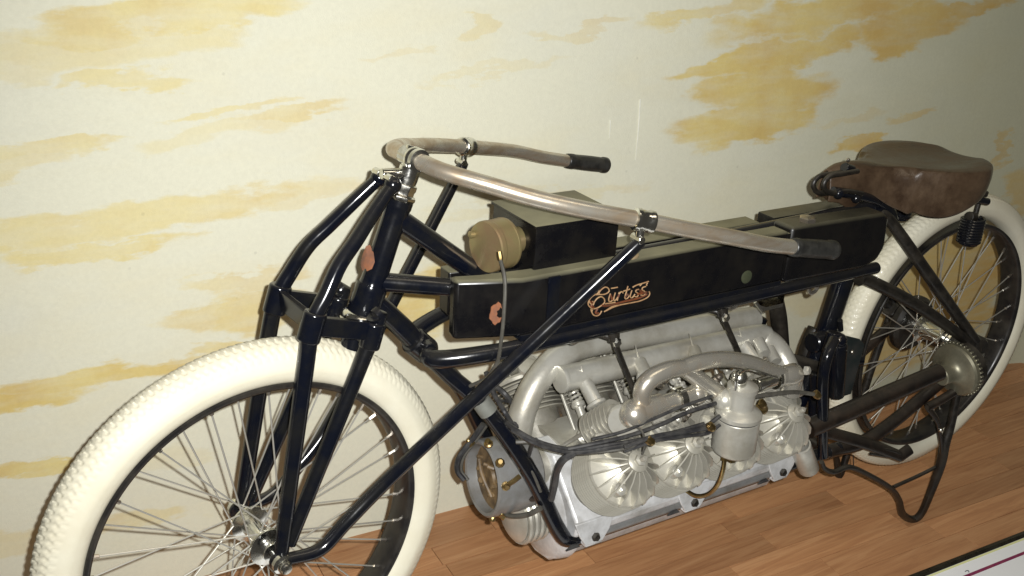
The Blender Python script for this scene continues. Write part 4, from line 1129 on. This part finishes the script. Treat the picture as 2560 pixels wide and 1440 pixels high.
MB().tube([at(2345, 1165, y=-.122), at(2290, 1192, y=-.118), at(2232, 1218, y=-.128)], .0042, seg=10).build('stand_link', M['satin'], stand)
mb = MB().tube([Vector((WB_, .128, ZR)), Vector((1.60, .128, .15)), Vector((1.56, .118, FZ + .008)), Vector((1.52, .122, -.02)), Vector((1.40, .13, .03))], [.009, .010, .009, .008, .006], seg=12, n=7)
mb.build('stand_leg', M['satin'], stand)
MB().ball(at(2352, 1075, y=-.138), .0055, 10).build('rivet', M['chrome'], stand)
MB().tube([at(2133, 1138, y=-.13), at(2134, 1172, y=-.135)], .0012, seg=6).build('pin', M['satin'], stand)

# ---------------------------------------------------------------- saddle
def smooth(tab, u):
    n = len(tab)
    def sl(i):
        if i == 0: return (tab[1][1] - tab[0][1]) / (tab[1][0] - tab[0][0])
        if i == n - 1: return (tab[-1][1] - tab[-2][1]) / (tab[-1][0] - tab[-2][0])
        return (tab[i + 1][1] - tab[i - 1][1]) / (tab[i + 1][0] - tab[i - 1][0])
    for i in range(n - 1):
        if u <= tab[i + 1][0]:
            h = tab[i + 1][0] - tab[i][0]; t = (u - tab[i][0]) / h
            return ((2 * t ** 3 - 3 * t * t + 1) * tab[i][1] + (t ** 3 - 2 * t * t + t) * h * sl(i) + (-2 * t ** 3 + 3 * t * t) * tab[i + 1][1] + (t ** 3 - t * t) * h * sl(i + 1))
    return tab[-1][1]
SX0, SX1 = 1.160, 1.572
W_ = [(0, .018), (.08, .027), (.20, .034), (.34, .052), (.46, .085), (.58, .118), (.70, .136), (.82, .134), (.92, .112), (1, .080)]
Z_ = [(0, .803), (.08, .813), (.22, .812), (.40, .803), (.60, .796), (.80, .794), (1, .796)]
D_ = [(0, .020), (.06, .036), (.12, .054), (.16, .056), (.20, .042), (.235, .030), (.30, .044), (.40, .074), (.50, .096), (.60, .097), (.74, .078), (.88, .056), (1, .034)]
RIM_ = [(0, 0), (.40, .001), (.58, .006), (.78, .009), (.92, .008), (1, .005)]
nu, nv = 64, 36
vs, fs = [], []
for i in range(nu + 1):
    u = i / nu
    x = SX0 + (SX1 - SX0) * u; wd, z, dp = smooth(W_, u), smooth(Z_, u), smooth(D_, u)
    for j in range(nv + 1):
        v = -1 + 2 * j / nv; s = 1 if v > 0 else -1; av = abs(v)
        if av < .62:
            t = av / .62
            y = wd * .93 * t; zz = z - .004 + (.006 * min(1, wd / .1) + smooth(RIM_, u)) * t * t - (.018 * max(0, t - .72) / .28 if wd < .08 else .006 * max(0, t - .8) / .2)
            zz -= .035 * t * t * max(0, 1 - wd / .07)
        else:
            t = (av - .62) / .38
            an = t * math.pi / 2
            y = wd * (.93 + .10 * math.sin(an * 1.0) - .10 * t * t)
            z0 = z - .004 + smooth(RIM_, u) + (.006 * min(1, wd / .1) - (.018 if wd < .08 else .006)) - .035 * max(0, 1 - wd / .07)
            zz = z0 - dp * (.25 * t + .75 * t * t)
        xo = x
        if u > .9: xo = x
        vs.append(Vector((xo, s * y, zz)))
for i in range(nu):
    for j in range(nv):
        fs.append((i * (nv + 1) + j, i * (nv + 1) + j + 1, (i + 1) * (nv + 1) + j + 1, (i + 1) * (nv + 1) + j))
# rounded cantle at the rear
mb = MB().add(vs, fs)
base_i = len(mb.v); last = [mb.v[nu * (nv + 1) + j] for j in range(nv + 1)]
rings = []
for k, (dx_, sc_, dz_) in enumerate(((.014, .86, -.003), (.022, .62, -.012), (.024, .35, -.026))):
    r = []
    for p in last: r.append((p[0] + dx_ * (1 - .3 * (p[1] / .09) ** 2), p[1] * sc_, (p[2] - .80) * (sc_ ** .5) + .80 + dz_))
    rings.append(r)
prev = [nu * (nv + 1) + j for j in range(nv + 1)]
for r in rings:
    b0 = len(mb.v); mb.v += r
    cur = [b0 + j for j in range(nv + 1)]
    for j in range(nv): mb.f.append((prev[j], prev[j + 1], cur[j + 1], cur[j]))
    prev = cur
sad = mb.build('saddle', M['leather'], B, ang=80)
so = sad.modifiers.new('thick', 'SOLIDIFY'); so.thickness = .0045; so.offset = -1
ss = sad.modifiers.new('sub', 'SUBSURF'); ss.levels = 1; ss.render_levels = 1
# nose springs: two forged loops
for dx, yy in ((0, -.022), (26, -.045)):
    MB().tube([at(2118 + dx, 428, y=yy + .01), at(2085 + dx * .9, 434, y=yy), at(2050 + dx, 440, y=yy), at(2034 + dx, 458, y=yy), at(2038 + dx, 476, y=yy), at(2056 + dx, 483, y=yy), at(2090 + dx, 478, y=yy), at(2130 + dx, 484, y=yy)], .0052, seg=10, n=7).build('nose_spring', M['satin'], sad)
mb = MB().tube([at(2084, 478, y=-.035), at(2110, 482, y=-.035), at(2155, 490, y=-.035), at(2200, 505, y=-.03), at(2228, 528, y=-.03), at(2238, 548, y=-.03)], [.010, .0105, .0105, .012, .0125, .009], seg=14, sq=.75, n=7)
mb.ball(at(2096, 484, y=-.045), .011, 12); mb.ball(at(2140, 496, y=-.040), .010, 12)
mb.cyl(at(2110, 418, y=-.02), at(2130, 425, y=-.02), .010, 12)
mb.build('saddle_frame', M['black'], sad)
mb = MB().tube([Vector((1.30, -.02, .735)), Vector((1.42, -.05, .728)), Vector((1.52, -.092, .722)), Vector((1.56, -.10, .715))], .008, seg=10, n=6)
mb.tube([Vector((1.30, .02, .735)), Vector((1.42, .05, .728)), Vector((1.52, .092, .722)), Vector((1.56, .10, .715))], .008, seg=10, n=6)
mb.build('saddle_frame', M['black'], sad)
MB().cyl(Vector((1.335, 0, .70)), Vector((1.338, 0, .755)), .013, 16).build('seat_post', M['chrome'], B)
# coil springs at the back
for s in (-1, 1):
    c = at(2420, 606, y=-.090); cx, cy, z0 = c.x, s * .090, c.z
    ztop = at(2420, 548, y=-.090).z
    P = []
    nt_ = 9
    for i_ in range(nt_ * 16 + 1):
        t = i_ / (nt_ * 16)
        a_ = t * nt_ * 2 * math.pi
        P.append((cx + .0225 * math.cos(a_), cy + .0225 * math.sin(a_), z0 + (ztop - z0) * t))
    MB().tube(P, .0032, seg=8, n=1).build('coil_spring', M['black'], sad)
    MB().cyl((cx, cy, z0 - .004), (cx, cy, z0 + .002), .0205, 20).build('spring_seat', M['black'], sad)
    mb = MB().cyl((cx, cy, z0), (cx + .006, cy, ztop + .060), .0055, 12)
    mb.cyl((cx + .004, cy, ztop + .050), (cx + .006, cy, ztop + .062), .014, 14)
    mb.cyl((cx - .02, cy, ztop + .006), (cx, cy, ztop + .002), .011, 12)
    mb.build('spring_post', M['satin'], sad)
# rivets on the cantle
for (px, py, yy) in ((2436, 450, -.118), (2448, 470, -.11), (2120, 400, -.012)):
    MB().ball(at(px, py, y=yy), .0045, 8).build('rivet', M['nickel'], sad)

# display block under the front wheel (the stand lifts the rear)
blockm = mat('dark_wood_block', (.07, .04, .025), (.10, .06, .035), .5, scale=20)
blk = MB().box((-.09, -.06, FZ), (.09, .06, ZF - .2964 - .0344 - .0040), .004).build('display_block', blockm)
blk.rotation_euler = (0, 0, 0)
tag(blk, 'small dark wooden block carrying the front wheel of the motorcycle', 'block')
